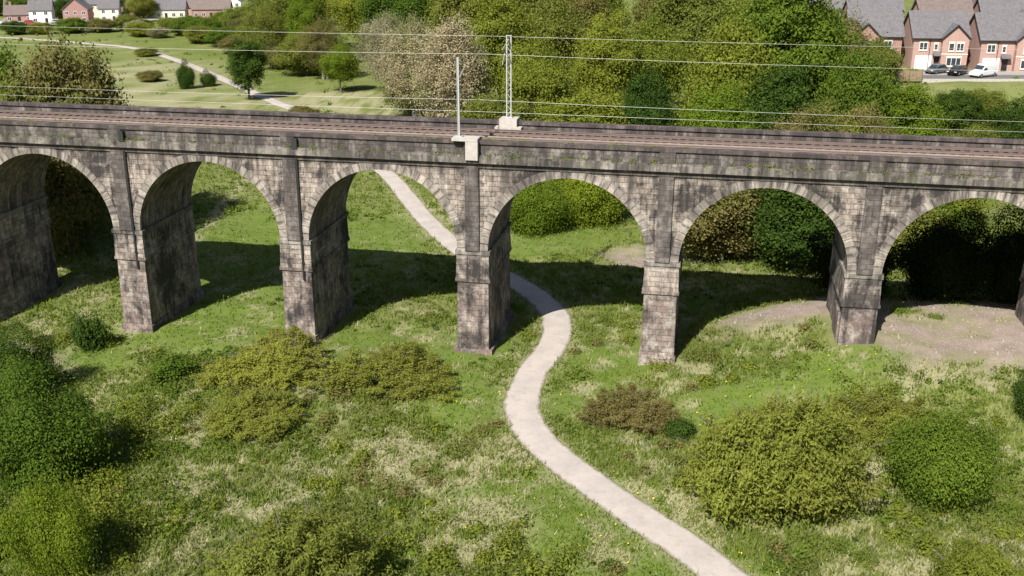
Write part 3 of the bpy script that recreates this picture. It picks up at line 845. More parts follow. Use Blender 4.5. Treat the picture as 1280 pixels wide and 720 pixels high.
trees = [
 ('thicket', 'green', -54.5, 106, 19.0, 6.0, 'green tree cut by the left edge above the viaduct deck'),
 ('thicket', 'brown', -45.0, 105, 19.0, 6.4, 'brownish green tree filling the leftmost arch and rising above the deck'),
 ('tall', 'dark', -49.6, 198, 12.0, 3.9, 'dark tree standing where the far path meets its shadow'),
 ('twiggy', 'olive', -56.5, 247, 15.0, 6.0, 'thin grey green tree behind the dark tree by the far path'),
 ('loose', 'bright', -33.7, 207, 11.5, 4.2, 'small bright green tree on dry grass right of the far path'),
 ('round', 'bright', -46.5, 243, 18.5, 5.6, 'bright green round tree above the dry grass at the wood edge'),
 ('tall', 'olive', -63.0, 292, 20.0, 7.5, 'olive tree at the left end of the wood'),
 ('round', 'olive', -50.0, 278, 23.0, 8.0, 'tall olive tree behind the bright green round tree'),
 ('loose', 'yellow', -37.0, 262, 24.0, 7.5, 'yellow green tall tree at the top left of the wood'),
 ('twiggy', 'brown', -40.0, 225, 13.5, 5.0, 'brown budding tree between the dark tree and the bright round one'),
 ('twiggy', 'pale', -24.5, 205, 16.0, 5.6, 'pale grey twiggy tree left of the masts'),
 ('twiggy', 'pale', -8.5, 152, 19.5, 6.8, 'large pale blossoming tree directly behind the masts'),
 ('twiggy', 'pale', -16.5, 172, 18.0, 5.5, 'pale budding tree just left of the large blossoming one'),
 ('round', 'green', -25.0, 232, 22.0, 7.5, 'deep green tree behind the pale twiggy trees'),
 ('round', 'olive', -10.5, 222, 25.0, 8.5, 'broad olive tree rising above the masts'),
 ('loose', 'yellow', 3.5, 150, 19.0, 6.0, 'yellow green tree just right of the masts'),
 ('loose', 'olive', 6.0, 190, 23.5, 8.0, 'olive tree high behind the yellow green tree right of the masts'),
 ('round', 'yellow', 13.5, 158, 19.5, 6.4, 'yellow green rounded tree in the middle of the wood'),
 ('twiggy', 'brown', 12.5, 205, 24.0, 7.5, 'brown budding tree at the top of the wood behind the rounded tree'),
 ('loose', 'yellow', 22.5, 166, 21.0, 6.4, 'yellow green loose tree left of the biggest tree'),
 ('tall', 'dark', 17.5, 132, 14.5, 3.6, 'narrow dark tree between yellow green trees right of the masts'),
 ('round', 'bright', 22.2, 117, 14.5, 5.2, 'bright lime tree low at the foot of the biggest tree'),
 ('loose', 'yellow', 28.2, 133, 24.5, 7.2, 'yellow green tree forming the left half of the biggest tree group'),
 ('round', 'green', 36.0, 138, 26.5, 8.4, 'biggest green tree above the deck right of centre'),
 ('loose', 'green', 43.0, 130, 20.5, 5.8, 'mid green tree forming the right edge of the biggest tree group'),
 ('twiggy', 'brown', 32.8, 111, 14.0, 5.2, 'brown budding tree seen through the arch below the biggest tree'),
 ('tall', 'dark', 30.0, 120, 17.0, 5.0, 'dark tree in the shade beneath the biggest tree'),
 ('twiggy', 'brown', 40.5, 119, 12.5, 4.2, 'low brown tree right of the brown tree under the biggest one'),
 ('round', 'bright', 49.5, 131, 12.8, 5.4, 'lime green round tree low in front of the brick houses'),
 ('loose', 'olive', 58.5, 132, 9.0, 4.2, 'olive low tree right of the lime green round tree'),
 ('round', 'dark', 66.5, 136, 10.5, 4.4, 'dark green tree cut by the right edge below the van'),
 ('thicket', 'dark', 62.0, 146, 6.0, 3.6, 'dark low thicket on the bank below the white van'),
 ('thicket', 'olive', 66.5, 148, 5.0, 3.6, 'grey green thicket on the bank cut by the right edge'),
 ('loose', 'green', 47.5, 158, 12.5, 4.6, 'green tree leaning against the left end of the brick houses'),
 ('round', 'olive', 51.0, 178, 12.5, 4.4, 'olive tree at the left corner of the nearest brick house'),
 ('thicket', 'brown', -44.8, 100.5, 12.5, 5.0, 'dense brownish thicket low inside the leftmost arch'),
 ('thicket', 'brown', 20.5, 98.5, 10.0, 5.4, 'dark brown green thicket filling the left half of the arch below the biggest tree'),
 ('thicket', 'dark', 27.5, 96.0, 9.0, 5.6, 'dense dark green thicket filling the right half of the arch below the biggest tree'),
 ('thicket', 'olive', 35.5, 98.0, 8.0, 5.2, 'olive thicket behind the pier between the two right arches'),
 ('thicket', 'yellow', 47.5, 112.0, 6.5, 5.0, 'yellow green thicket seen at the top of the rightmost arch'),
 ('round', 'olive', -29.0, 250, 24.0, 8.0, 'olive tree behind the gap between the pale trees and the bright round tree'),
 ('loose', 'green', -18.0, 262, 25.0, 8.0, 'green tree at the top of the wood left of the masts'),
 ('round', 'yellow', -2.0, 175, 21.0, 7.2, 'yellow green tree directly behind the lattice mast'),
 ('loose', 'olive', 1.0, 250, 27.0, 9.0, 'tallest olive tree at the top of the wood right of the masts'),
 ('round', 'green', 17.0, 232, 26.0, 8.5, 'green tree at the top of the wood left of the biggest tree'),
 ('round', 'olive', 31.0, 178, 25.0, 8.0, 'olive tree behind the biggest tree group, left'),
 ('loose', 'yellow', 40.0, 158, 21.0, 6.5, 'yellow green tree behind the biggest tree group, right'),
 ('round', 'brown', 33.0, 235, 25.0, 8.5, 'brown green tree far behind the biggest tree'),
 ('loose', 'olive', 46.0, 215, 19.0, 7.0, 'olive tree at the wood end left of the brick houses'),
 ('thicket', 'yellow', 10.0, 134, 10.5, 6.5, 'low yellow green thicket just above the deck right of the masts'),
 ('thicket', 'olive', -2.0, 138, 9.5, 6.0, 'low olive thicket just above the deck at the masts'),
 ('thicket', 'brown', -15.0, 178, 9.0, 6.5, 'brown thicket at the foot of the pale twiggy trees'),
 ('thicket', 'olive', -20.0, 215, 12.0, 7.0, 'olive thicket behind the small bright tree at the dry grass'),
 ('thicket', 'green', -57.0, 262, 9.0, 7.0, 'green thicket along the right side of the far path'),
 ('thicket', 'olive', -45.0, 232, 8.5, 6.0, 'olive thicket at the wood edge behind the dry grass'),
 ('thicket', 'yellow', 36.0, 117, 10.0, 5.0, 'yellow green thicket at the right foot of the biggest tree'),
 ('round', 'brown', 46.0, 150, 17.0, 5.4, 'brown green tree hiding the left end of the brick houses'),
 ('loose', 'olive', 53.5, 156, 9.5, 4.6, 'loose olive tree in front of the leftmost brick house'),
 ('thicket', 'olive', -62.0, 140, 9.0, 5.0, 'olive thicket behind the parapet at the far left'),
 ('thicket', 'brown', -50.0, 160, 4.5, 4.0, 'orange brown scrub behind the parapet on the far field'),
 ('thicket', 'green', 54.0, 149, 4.5, 3.5, 'low green thicket on the bank below the parked cars'),
 ('loose', 'green', 18.5, 121, 10.0, 3.4, 'brownish green tree seen at the top of the arch right of the path'),
]
for key, mt, x, y, h, r, lab in trees:
    nm = {'twiggy': 'budding_tree', 'tall': 'narrow_tree'}.get(key, 'broadleaf_tree')
    plant(nm, 'tree', key, mt, x, y, h, r, lab)
mid = [
 ('bush', 'bush_broad', 'bright', 2.6, 108.5, 5.2, 3.8, 'lime green bush seen through the arch right of the path, left of two'),
 ('bush', 'bush_broad', 'bright', 9.0, 112.0, 6.0, 4.4, 'lime green bush seen through the arch right of the path, right of two'),
 ('bush', 'bush_broad', 'black', 28.8, 82.5, 5.2, 3.3, 'near black bush, arch shade painted into its leaves, at the left of the rightmost arch'),
 ('bush', 'bush_broad', 'black', 35.0, 81.0, 5.8, 3.7, 'near black bush, arch shade painted into its leaves, in the middle of the rightmost arch'),
 ('bush', 'bush_broad', 'black', 41.5, 80.0, 5.6, 3.8, 'near black bush, arch shade painted into its leaves, at the right of the rightmost arch'),
 ('bush', 'bush_broad', 'green', 43.0, 101.0, 4.0, 3.5, 'green bush in sunlight behind the near black bushes'),
 ('bush', 'bush_broad', 'dark', -65.5, 212, 4.2, 1.9, 'small dark bush on the far field below the far path'),
 ('bush', 'bush_broad', 'dark', -62.0, 216, 2.6, 1.6, 'smaller dark bush just right of the small dark bush on the far field'),
 ('bush', 'bush_willow', 'brown', -36.0, 180, 2.5, 3.0, 'brown scrub on dry grass near the foot of the far path'),
 ('bush', 'bush_broad', 'green', -46.5, 121.0, 3.4, 3.4, 'dark bush at the top left of the second arch'),
]
for nm, key, mt, x, y, h, r, lab in mid:
    plant(nm, 'bush', key, mt, x, y, h, r, lab)
# bushes and hedge trees between the far field and the village
rv = random.Random(31)
spots = [(-97, 322, 5.5, 5, 'green'), (-104, 330, 4, 5, 'olive'), (-88, 306, 6, 5, 'green'), (-112, 320, 5, 4, 'pale'), (-80, 318, 8, 6, 'olive'), (-92, 345, 5, 5, 'green'),
         (-74, 300, 7, 5, 'brown'), (-70, 330, 12, 7, 'green'), (-84, 352, 6, 5, 'olive'), (-66, 352, 16, 8, 'olive'), (-72, 388, 14, 8, 'green'), (-120, 334, 5, 4, 'olive'),
         (-178, 318, 5, 6, 'dark'), (-166, 328, 4, 4, 'green'), (-69, 282, 6, 4.5, 'green'), (-61, 268, 7, 4.5, 'olive')]
far_lab = ['round green bush', 'olive bush', 'low green bush', 'pale blossoming bush', 'olive bush', 'green bush', 'brown bush', 'tall green tree', 'olive tree', 'tall olive tree', 'green tree', 'small olive bush', 'dark hedge bush', 'small green bush', 'green bush', 'olive bush']
where = ['centre of the hedge below the village', 'behind the round green one', 'right above the far path bend', 'left of the hedge bushes by the far path', 'right part of the hedge', 'at the back of the hedge near the white shed',
         'where the hedge meets the wood', 'in front of the wood left end', 'behind the white shed', 'at the wood left corner beyond the hedge', 'beside the last village house', 'in front of the village houses',
         'at the left edge below the village', 'near the left edge below the village', 'right beside the far path', 'between far path and wood']
for (x, y, h, r, mt), a, b in zip(spots, far_lab, where):
    plant('hedge_bush', 'tree' if 'tree' in a else 'bush', 'thicket' if mt != 'pale' else 'twiggy', mt, x, y, h, r, a + ' ' + b, None, sink=0.4)
extra = [(-96, 318, 5, 5, 'green', 'green bush at the near side of the hedge by the far path'), (-110, 316, 4, 4.5, 'yellow', 'yellow green bush on the hedge side of the far path'), (-87, 298, 4.5, 5, 'olive', 'olive bush right above the far path'), (-78, 290, 5, 5, 'green', 'green bush above the far path halfway to the dark tree'), (-70, 274, 4.5, 5, 'brown', 'brown bush above the far path near the dark tree'), (-160, 298, 2.6, 7, 'dark', 'dark low bush at the left edge of the far field'), (-92, 268, 2.2, 3, 'olive', 'small olive bush on the far field below the path'), (-76, 222, 2.4, 2.6, 'brown', 'small brown bush on the dry part of the far field'),
         (-150, 322, 4, 4, 'dark', 'dark bush in the hedge line below the yard'), (-143, 324, 3.5, 4, 'olive', 'olive bush in the hedge line right of the dark one'), (-134, 327, 4.5, 5, 'green', 'green bush in the hedge line below the cream house'),
         (-126, 329, 4, 4.5, 'brown', 'brown bush in the hedge line at the right of the yard'), (-186, 322, 4.5, 5, 'olive', 'olive bush at the left end of the hedge line'), (-118, 340, 3.2, 4, 'green', 'low green bush between village yard and hedge'),
         (-110, 343, 3.2, 4, 'yellow', 'yellow green bush left of the white shed'), (-103, 312, 3.5, 4, 'pale', 'pale bush just above the bend of the far path'), (-99, 340, 3.5, 5, 'brown', 'brown bush in front of the white shed'),
         (-84, 335, 7, 6, 'yellow', 'yellow green tree in the middle of the hedge right of the shed'), (-76, 345, 13, 7, 'green', 'green tree beside the wood behind the hedge'), (-64, 315, 12, 7, 'olive', 'olive tree where hedge and wood meet in front'),
         (-170, 372, 8, 5, 'green', 'green garden tree between the village rows, left'), (-155, 372, 7, 4.5, 'dark', 'dark garden tree behind the dark roofed brick house'), (-129, 376, 8, 5, 'olive', 'olive garden tree between the village rows, right'),
         (-184, 390, 9, 6, 'dark', 'dark tree among the back village houses at the left edge'),
         (-150, 398, 9, 6, 'green', 'green tree among the back village houses'), (-130, 402, 10, 6, 'olive', 'olive tree among the back village houses at the right'), (-52, 243, 5, 5, 'brown', 'brown scrub right of the far path near the dark tree')]
for x, y, h, r, mt, lab in extra:
    plant('hedge_bush' if 'bush' in lab or 'scrub' in lab else 'broadleaf_tree', 'tree' if 'tree' in lab.split(' ')[:4] else 'bush', 'thicket' if mt != 'pale' else 'twiggy', mt, x, y, h, r, lab, None, sink=0.3)
for j in range(26):      # trees closing the view beyond the village and the wood
    x = -260 + j*22 + rv.uniform(-6, 6); y = 470 + rv.uniform(-25, 40)
    plant('broadleaf_tree', 'tree', rv.choice(['round', 'loose', 'tall']), rv.choice(['green', 'olive', 'green', 'dark']), x, y, rv.uniform(12, 18), rv.uniform(7, 10),
          'small distant green tree in the row beyond the village and the wood', 'distant trees beyond the houses', sink=1.2)

# ------------------------------------------------------------------ grass, undergrowth (uncountable)
def in_view(x, y): return np.abs(x) < 0.53*y + 5
def scatter(n, y0=36, y1=150, seed=1, power=1.4):
    r = np.random.default_rng(seed)
    u = r.random(n)
    y = (y0**(1-power) + u*(y1**(1-power) - y0**(1-power)))**(1/(1-power))
    x = r.uniform(-1, 1, n)*(0.53*y+5)
    return x, y, r
def pier_free(x, y, m=0.3):
    c, s = math.cos(-TH), math.sin(-TH)
    lx = (x+2.96)*c - (y-74.33)*s; ly = (x+2.96)*s + (y-74.33)*c
    k = np.round(lx/S_)
    return ~((np.abs(lx-k*S_) < 1.6+m) & (ly > -0.4-m) & (ly < DW+0.4+m))

def blades(name, n, hmin, hmax, w, mat, label, seed, keep, lean=0.35, per=3):
    x, y, r = scatter(n, seed=seed)
    dp = dist_line(x, y, PS)
    bare, dry, lush = masks(x, y)
    k = (dp > 1.25) & pier_free(x, y) & keep(x, y, bare, dry, lush, r)
    x, y = x[k], y[k]
    z = ground_z(x, y)
    x = np.repeat(x, per); y = np.repeat(y, per); z = np.repeat(z, per); m = len(x)
    x = x + r.normal(0, 0.10, m); y = y + r.normal(0, 0.10, m)
    a = r.uniform(0, 2*math.pi, m); h = r.uniform(hmin, hmax, m)
    sc = 0.7 + y/110
    dx = np.cos(a)*w*sc; dy = np.sin(a)*w*sc
    lx = r.normal(0, lean, m)*h; ly = r.normal(0, lean, m)*h
    V = np.empty((m, 3, 3))
    V[:, 0] = np.stack([x-dx, y-dy, z-0.05], 1); V[:, 1] = np.stack([x+dx, y+dy, z-0.05], 1); V[:, 2] = np.stack([x+lx, y+ly, z+h], 1)
    me = np_mesh(name, V.reshape(-1, 3), np.arange(m*3).reshape(-1, 3), mat)
    tag(link(name, me), label, name.replace('_', ' '), kind='stuff')
L_['grassb'] = leaf_mat('grass_blade', (0.110, 0.160, 0.028), (0.235, 0.285, 0.070), trans=0.38, patch=(0.19, 0.19, 0.07), patch_amt=0.4)
L_['lushb'] = leaf_mat('lush_blade', (0.090, 0.155, 0.018), (0.180, 0.250, 0.040), trans=0.35)
L_['strawb'] = leaf_mat('straw_blade', (0.25, 0.235, 0.12), (0.48, 0.45, 0.29), trans=0.2)
L_['weed'] = leaf_mat('weed_leaf', (0.085, 0.135, 0.020), (0.205, 0.265, 0.050), trans=0.42, patch=(0.18, 0.18, 0.05), patch_amt=0.5)
L_['flower'] = leaf_mat('yellow_flower', (0.55, 0.45, 0.02), (0.75, 0.62, 0.05), trans=0.1)
blades('rough_grass', 110000, 0.12, 0.42, 0.045, L_['grassb'], 'rough mixed green grass tufts over the open ground', 1, lambda x, y, b, d, l, r: (b < 0.35) & (l < 0.6) & (r.random(len(x)) > d*0.8))
blades('lush_grass', 60000, 0.08, 0.26, 0.045, L_['lushb'], 'bright short grass beside the path and under the arches', 2, lambda x, y, b, d, l, r: (b < 0.3) & (r.random(len(x)) < l))
blades('dry_grass', 90000, 0.08, 0.34, 0.03, L_['strawb'], 'pale straw coloured dead grass lying in patches', 3, lambda x, y, b, d, l, r: (b < 0.6) & ((r.random(len(x)) < d) | (r.random(len(x)) < 0.05)), lean=0.8)

def undergrowth(name, n, mat, label, seed, thr, smin, smax, leaf, per=34, ya=37, yb=120, tallness=0.75):
    x, y, r = scatter(n, ya, yb, seed)
    f = fbm(x, y, 5.0, seed, 3) + 0.15*(fbm(x, y, 1.3, seed+4)-0.5)
    dp = dist_line(x, y, PS)
    bare, dry, lush = masks(x, y)
    k = (f > thr) & (dp > 1.9) & (bare < 0.35) & (dry < 0.55) & (lush < 0.75) & pier_free(x, y, 0.8)
    x, y, f = x[k], y[k], f[k]; z = ground_z(x, y); m = len(x)
    s = r.uniform(smin, smax, m)*(0.6+1.6*np.clip(f-thr, 0, 0.25)/0.25)
    d = r.normal(size=(m, per, 3)); d /= np.linalg.norm(d, axis=2)[:, :, None]; d[:, :, 2] = np.abs(d[:, :, 2])
    P = np.stack([x, y, z], 1)[:, None, :] + d*s[:, None, None]*r.uniform(0.3, 1.1, (m, per, 1))*np.array([1, 1, tallness])
    V, F = leaf_quads(P.reshape(-1, 3), d.reshape(-1, 3), leaf, 1.7, seed, 0.4)
    tag(link(name, np_mesh(name, V, F, mat)), label, 'undergrowth', kind='stuff')
undergrowth('brambles', 7000, L_['weed'], 'low tangled green brambles and nettles across the rough ground', 40, 0.50, 0.20, 0.62, 0.15, 44)
undergrowth('dark_weeds', 2600, L_['dark'], 'dark green weed clumps scattered in the rough grass', 47, 0.60, 0.15, 0.42, 0.14)
undergrowth('pale_weeds', 4200, L_['olive'], 'olive weed clumps scattered over the slope', 52, 0.55, 0.16, 0.40, 0.13)
undergrowth('low_scrub', 900, L_['yellow'], 'pale yellow green scrub growing in patches through the rough grass', 63, 0.55, 0.45, 0.95, 0.14, 260, 38, 80, 1.0)
undergrowth('brown_scrub', 900, L_['brown'], 'brown twiggy scrub in patches through the rough grass', 71, 0.57, 0.4, 0.8, 0.12, 200, 38, 80, 1.0)
undergrowth('field_weeds', 5200, L_['green'], 'dark weed clumps over the far field', 83, 0.54, 0.3, 0.9, 0.32, 16, 110, 340, 0.6)
r = np.random.default_rng(321)
x = r.uniform(10, 46, 16000); y = r.uniform(60, 84, 16000)
b, d, l = masks(x, y)
k = (r.random(16000) < b*0.6) & pier_free(x, y)
x, y = x[k], y[k]; z = ground_z(x, y); m = len(x)
T = np.array([[1, 0, -0.4], [-0.5, 0.87, -0.4], [-0.5, -0.87, -0.4], [0.1, 0.1, 0.7]])
a = r.uniform(0, 6.28, m); sz = r.uniform(0.03, 0.11, m)*(1+1.5*(r.random(m) > 0.96))
ca, sa = np.cos(a), np.sin(a)
Vx = (T[None, :, 0]*ca[:, None] - T[None, :, 1]*sa[:, None])*sz[:, None] + x[:, None]
Vy = (T[None, :, 0]*sa[:, None] + T[None, :, 1]*ca[:, None])*sz[:, None] + y[:, None]
Vz = T[None, :, 2]*sz[:, None] + z[:, None]
V = np.stack([Vx, Vy, Vz], 2).reshape(-1, 3)
F = (np.arange(m)[:, None, None]*4 + np.array([[0, 1, 2], [0, 3, 1], [1, 3, 2], [2, 3, 0]])[None]).reshape(-1, 3)
M['rubble'] = plain('rubble', (0.27, 0.24, 0.21), 1.0, var=0.6, scale=3)
tag(link('rubble', np_mesh('rubble', V, F, M['rubble'])), 'small stones and rubble strewn over the bare soil under the right arches', 'rubble', kind='stuff')
# dandelions by the path
x, y, r = scatter(2600, 37, 70, 77)
b, d, l = masks(x, y)
k = (dist_line(x, y, PS) > 1.4) & (l > 0.4) & (fbm(x, y, 2.0, 3) > 0.5)
x, y = x[k], y[k]
V, F = leaf_quads(np.stack([x, y, ground_z(x, y)+0.16], 1), np.tile([[0, -0.3, 1.0]], (len(x), 1)), 0.10, 1.0, 5)
tag(link('dandelions', np_mesh('dandelions', V, F, L_['flower'])), 'tiny yellow flowers dotted in the bright grass left of the path', 'flowers', kind='stuff')

# tufts rooted in the ledge and coping
r = np.random.default_rng(99)
P = []
for k in range(170):
    c = np.array(via_pt(r.uniform(-52, 40), r.choice([-0.22, -0.25, 0.15]), 0.0)); onledge = r.random() < 0.7
    p = np.array(via_pt(r.uniform(-50, 36), -0.24 if onledge else 0.17, 15.6 if onledge else 16.67))
    sz = r.uniform(0.06, 0.22)
    d = np.abs(r.normal(size=(16, 3)))*np.where(r.random((16, 3)) < 0.5, -1, 1); d[:, 2] = np.abs(d[:, 2]); P.append(p + d*sz*np.array([1.6, 0.5, 0.8]))
P = np.concatenate(P)
V, F = leaf_quads(P, np.tile([[0, -0.6, 0.7]], (len(P), 1)), 0.09, 2.0, 6)
tag(link('wall_plants', np_mesh('wall_plants', V, F, L_['weed'])), 'small weeds rooted along the viaduct ledge and parapet top', 'weeds', kind='stuff')

# ------------------------------------------------------------------ brick houses on the right
def brick(name, c1, c2):
    m, nt, N, L, b = new_mat(name)
    br = N.new('ShaderNodeTexBrick')
    br.inputs['Scale'].default_value = 1; br.inputs['Brick Width'].default_value = 0.23; br.inputs['Row Height'].default_value = 0.078
    br.inputs['Mortar Size'].default_value = 0.008
    br.inputs['Color1'].default_value = (*c1, 1); br.inputs['Color2'].default_value = (*c2, 1); br.inputs['Mortar'].default_value = (0.45, 0.40, 0.36, 1)
    L.new(coord(nt, 'UV'), br.inputs['Vector'])
    c = mix(nt, 0.4, br.outputs[0], mix(nt, noise(nt, coord(nt, 'Position'), 0.5, 5), (0.6, 0.6, 0.6), (1.1, 1.1, 1.1)), 'MULTIPLY')
    L.new(c, b.inputs['Base Color']); b.inputs['Roughness'].default_value = 0.9
    return m
def tiles(name, c):
    m, nt, N, L, b = new_mat(name)
    br = N.new('ShaderNodeTexBrick')
    br.inputs['Scale'].default_value = 1; br.inputs['Brick Width'].default_value = 0.33; br.inputs['Row Height'].default_value = 0.28
    br.inputs['Mortar Size'].default_value = 0.02
    br.inputs['Color1'].default_value = (*c, 1); br.inputs['Color2'].default_value = tuple(x*0.72 for x in c) + (1,); br.inputs['Mortar'].default_value = tuple(x*0.4 for x in c) + (1,)
    L.new(coord(nt, 'UV'), br.inputs['Vector'])
    c_ = mix(nt, 0.5, br.outputs[0], mix(nt, noise(nt, coord(nt, 'Position'), 0.6, 5), (0.65, 0.65, 0.65), (1.15, 1.15, 1.15)), 'MULTIPLY')
    L.new(c_, b.inputs['Base Color']); b.inputs['Roughness'].default_value = 0.85
    return m
M['brick'] = brick('orange_red_brick', (0.44, 0.25, 0.20), (0.34, 0.18, 0.15))
M['brick2'] = brick('dark_red_brick', (0.34, 0.15, 0.12), (0.24, 0.11, 0.09))
M['render'] = plain('cream_render', (0.62, 0.57, 0.49), 0.9, var=0.12)
M['whitewall'] = plain('white_render', (0.72, 0.70, 0.66), 0.9, var=0.12)
M['slate'] = tiles('grey_roof_tiles', (0.17, 0.16, 0.17))
M['slate2'] = tiles('brown_roof_tiles', (0.20, 0.155, 0.14))
M['upvc'] = plain('white_frame', (0.78, 0.78, 0.76), 0.4, var=0.05)
M['black'] = plain('black_paint', (0.02, 0.02, 0.022), 0.35)
def glass_mat():
    m, nt, N, L, b = new_mat('window_glass')
    b.inputs['Base Color'].default_value = (0.035, 0.045, 0.055, 1); b.inputs['Roughness'].default_value = 0.08; b.inputs['Specular IOR Level'].default_value = 0.8
    return m
M['glass'] = glass_mat()

def gable_roof(q, x0, x1, y0, y1, ze, zr, axis, ov=0.35, th=0.16):
    """roof slabs; axis 'x' = ridge along x"""
    if axis == 'x':
        ym = (y0+y1)/2
        sl = (zr-ze)/(ym-y0)
        for ya, yb in ((y0-ov, ym), (y1+ov, ym)):
            za = ze - ov*sl
            p = [(x0-ov, ya, za), (x1+ov, ya, za), (x1+ov, yb, zr), (x0-ov, yb, zr)]
            if ya > yb: p = [p[1], p[0], p[3], p[2]]
            run = math.hypot(yb-ya, zr-za); w = x1-x0+2*ov
            q.quad(*[(a, b, c+th) for a, b, c in p], uv=[(0, 0), (w, 0), (w, run), (0, run)])
            q.quad(*[(a, b, c) for a, b, c in reversed(p)])
            for i in range(4):
                a, b = p[i], p[(i+1) % 4]
                q.quad(a, b, (b[0], b[1], b[2]+th), (a[0], a[1], a[2]+th))
    else:
        xm = (x0+x1)/2
        sl = (zr-ze)/(xm-x0)
        for xa, xb in ((x0-ov, xm), (x1+ov, xm)):
            za = ze - ov*sl
            p = [(xa, y1+ov, za), (xa, y0-ov, za), (xb, y0-ov, zr), (xb, y1+ov, zr)]
            if xa > xb: p = [p[1], p[0], p[3], p[2]]
            run = math.hypot(xb-xa, zr-za); w = y1-y0+2*ov
            q.quad(*[(a, b, c+th) for a, b, c in p], uv=[(0, 0), (w, 0), (w, run), (0, run)])
            q.quad(*[(a, b, c) for a, b, c in reversed(p)])
            for i in range(4):
                a, b = p[i], p[(i+1) % 4]
                q.quad(a, b, (b[0], b[1], b[2]+th), (a[0], a[1], a[2]+th))

def window(root, x, y, z, w, h, bars=1, sill=True):
    q = MB(); t = 0.07
    q.box(x-w/2, x-w/2+t, y-0.04, y+0.02, z, z+h); q.box(x+w/2-t, x+w/2, y-0.04, y+0.02, z, z+h)
    q.box(x-w/2+t, x+w/2-t, y-0.04, y+0.02, z, z+t); q.box(x-w/2+t, x+w/2-t, y-0.04, y+0.02, z+h-t, z+h)
    for j in range(bars):
        xx = x-w/2 + w*(j+1)/(bars+1); q.box(xx-0.035, xx+0.035, y-0.035, y+0.02, z+t, z+h-t)
    fr = q.build('window', M['upvc'], root)
    q = MB(); q.box(x-w/2+t, x+w/2-t, y-0.012, y+0.02, z+t, z+h-t); q.build('pane', M['glass'], fr)
    if sill:
        q = MB(); q.box(x-w/2-0.08, x+w/2+0.08, y-0.10, y+0.0, z-0.14, z-0.004); q.build('sill', M['render'], fr); q = MB(); q.box(x-w/2-0.08, x+w/2+0.08, y-0.05, y, z+h+0.004, z+h+0.24); q.build('lintel', M['render'], fr)

def brick_house(x, y, rz, w, d, wall, roof, label, group=None, gx=None, mirror=1, detail=True, gabled=True):
    root = empty('brick_house', (x, y, gz(x, y)-0.1), rz); tag(root, label, 'house', group)
    ze, zr = 5.3, 9.0
    q = MB(); q.box(0, w, 0, d, -0.5, ze)
    q.poly([(0, 0, ze), (0, d/2, zr-0.05), (0, d, ze)][::-1]); q.poly([(w, 0, ze), (w, d, ze), (w, d/2, zr-0.05)][::-1][::-1])
    q.build('wall', wall, root)
    q = MB(); gable_roof(q, 0, w, 0, d, ze, zr, 'x'); rf = q.build('roof', roof, root)
    if gabled:
        g0, g1 = (w-4.3, w-0.2) if mirror > 0 else (0.2, 4.3)
        q = MB(); q.box(g0, g1, -1.0, -0.003, -0.5, ze)
        gm = (g0+g1)/2; gr = ze+1.95
        q.poly([(g0, -1.0, ze), (g1, -1.0, ze), (gm, -1.0, gr-0.05)])
        q.build('gable_wall', wall, root)
        q = MB(); gable_roof(q, g0, g1, -1.0, d*0.42, ze, gr, 'y', 0.25); q.build('gable_roof', roof, root)
        q = MB()
        for xa, za, xb, zb in ((g0-0.25, ze-0.24, gm, gr), (gm, gr, g1+0.25, ze-0.24)):
            q.hexa([(xa, -1.30, za-0.12), (xb, -1.30, zb-0.12), (xb, -1.254, zb-0.12), (xa, -1.254, za-0.12), (xa, -1.30, za+0.14), (xb, -1.30, zb+0.14), (xb, -1.254, zb+0.14), (xa, -1.254, za+0.14)])
        q.build('bargeboard', M['black'], root)
        window(root, gm-0.6, -1.0, 3.2, 0.85, 1.25, 0); window(root, gm+0.75, -1.0, 3.2, 1.15, 1.25, 1)
        window(root, gm, -1.0, 0.8, 2.3, 1.35, 2)
        q = MB(); q.box(g0-0.02, g1+0.02, -1.03, -0.99, 2.62, 2.78); q.build('band_course', M['render'], root)
    gx0 = 0.5 if mirror > 0 else w-3.3
    q = MB(); q.box(gx0, gx0+2.6, -0.06, 0.02, 0.1, 2.3)
    gd = q.build('garage_door', M['upvc'], root)
    q = MB()
    for j in range(3): q.box(gx0+0.08, gx0+2.52, -0.085, -0.06, 0.55+j*0.5, 0.58+j*0.5)
    q.build('panel_groove', M['render'], gd)
    window(root, gx0+1.1, 0, 3.2, 1.3, 1.25, 1)
    window(root, gx0-0.1+3.2 if mirror > 0 else gx0-1.0, 0, 3.2, 0.6, 1.0, 0)
    dx = gx0+3.0 if mirror > 0 else gx0-1.3
    q = MB(); q.box(dx, dx+0.9, -0.05, 0.02, 0.1, 2.15); dd = q.build('door', M['black'], root)
    q = MB(); q.box(dx+0.75, dx+0.8, -0.10, -0.05, 1.05, 1.15); q.build('handle', M['galv'], dd)
    q = MB(); q.hexa([(dx-0.3, -1.0, 2.35), (dx+1.2, -1.0, 2.35), (dx+1.2, 0, 2.35), (dx-0.3, 0, 2.35), (dx-0.3, -1.0, 2.42), (dx+1.2, -1.0, 2.42), (dx+1.2, 0, 2.9), (dx-0.3, 0, 2.9)])
    q.build('porch_canopy', roof, root)
    q = MB(); q.tube((dx-0.9, -0.08, 0), (dx-0.9, -0.08, ze-0.1), 0.05, 0.05, 6); q.build('downpipe', M['black'], root)
    q = MB(); q.box(-0.3, w+0.3, -0.46, -0.36, ze-0.32, ze-0.2); q.build('gutter', M['black'], root)
    return root
brick_house(65.6, 174.0, -0.10, 8.6, 8.5, M['brick'], M['slate'], 'nearest brick house with pale gabled bay and white garage door')
brick_house(75.3, 170.8, -0.10, 9.5, 9.0, M['brick'], M['slate'], 'brick house at the right edge with black porch canopy behind the white van')
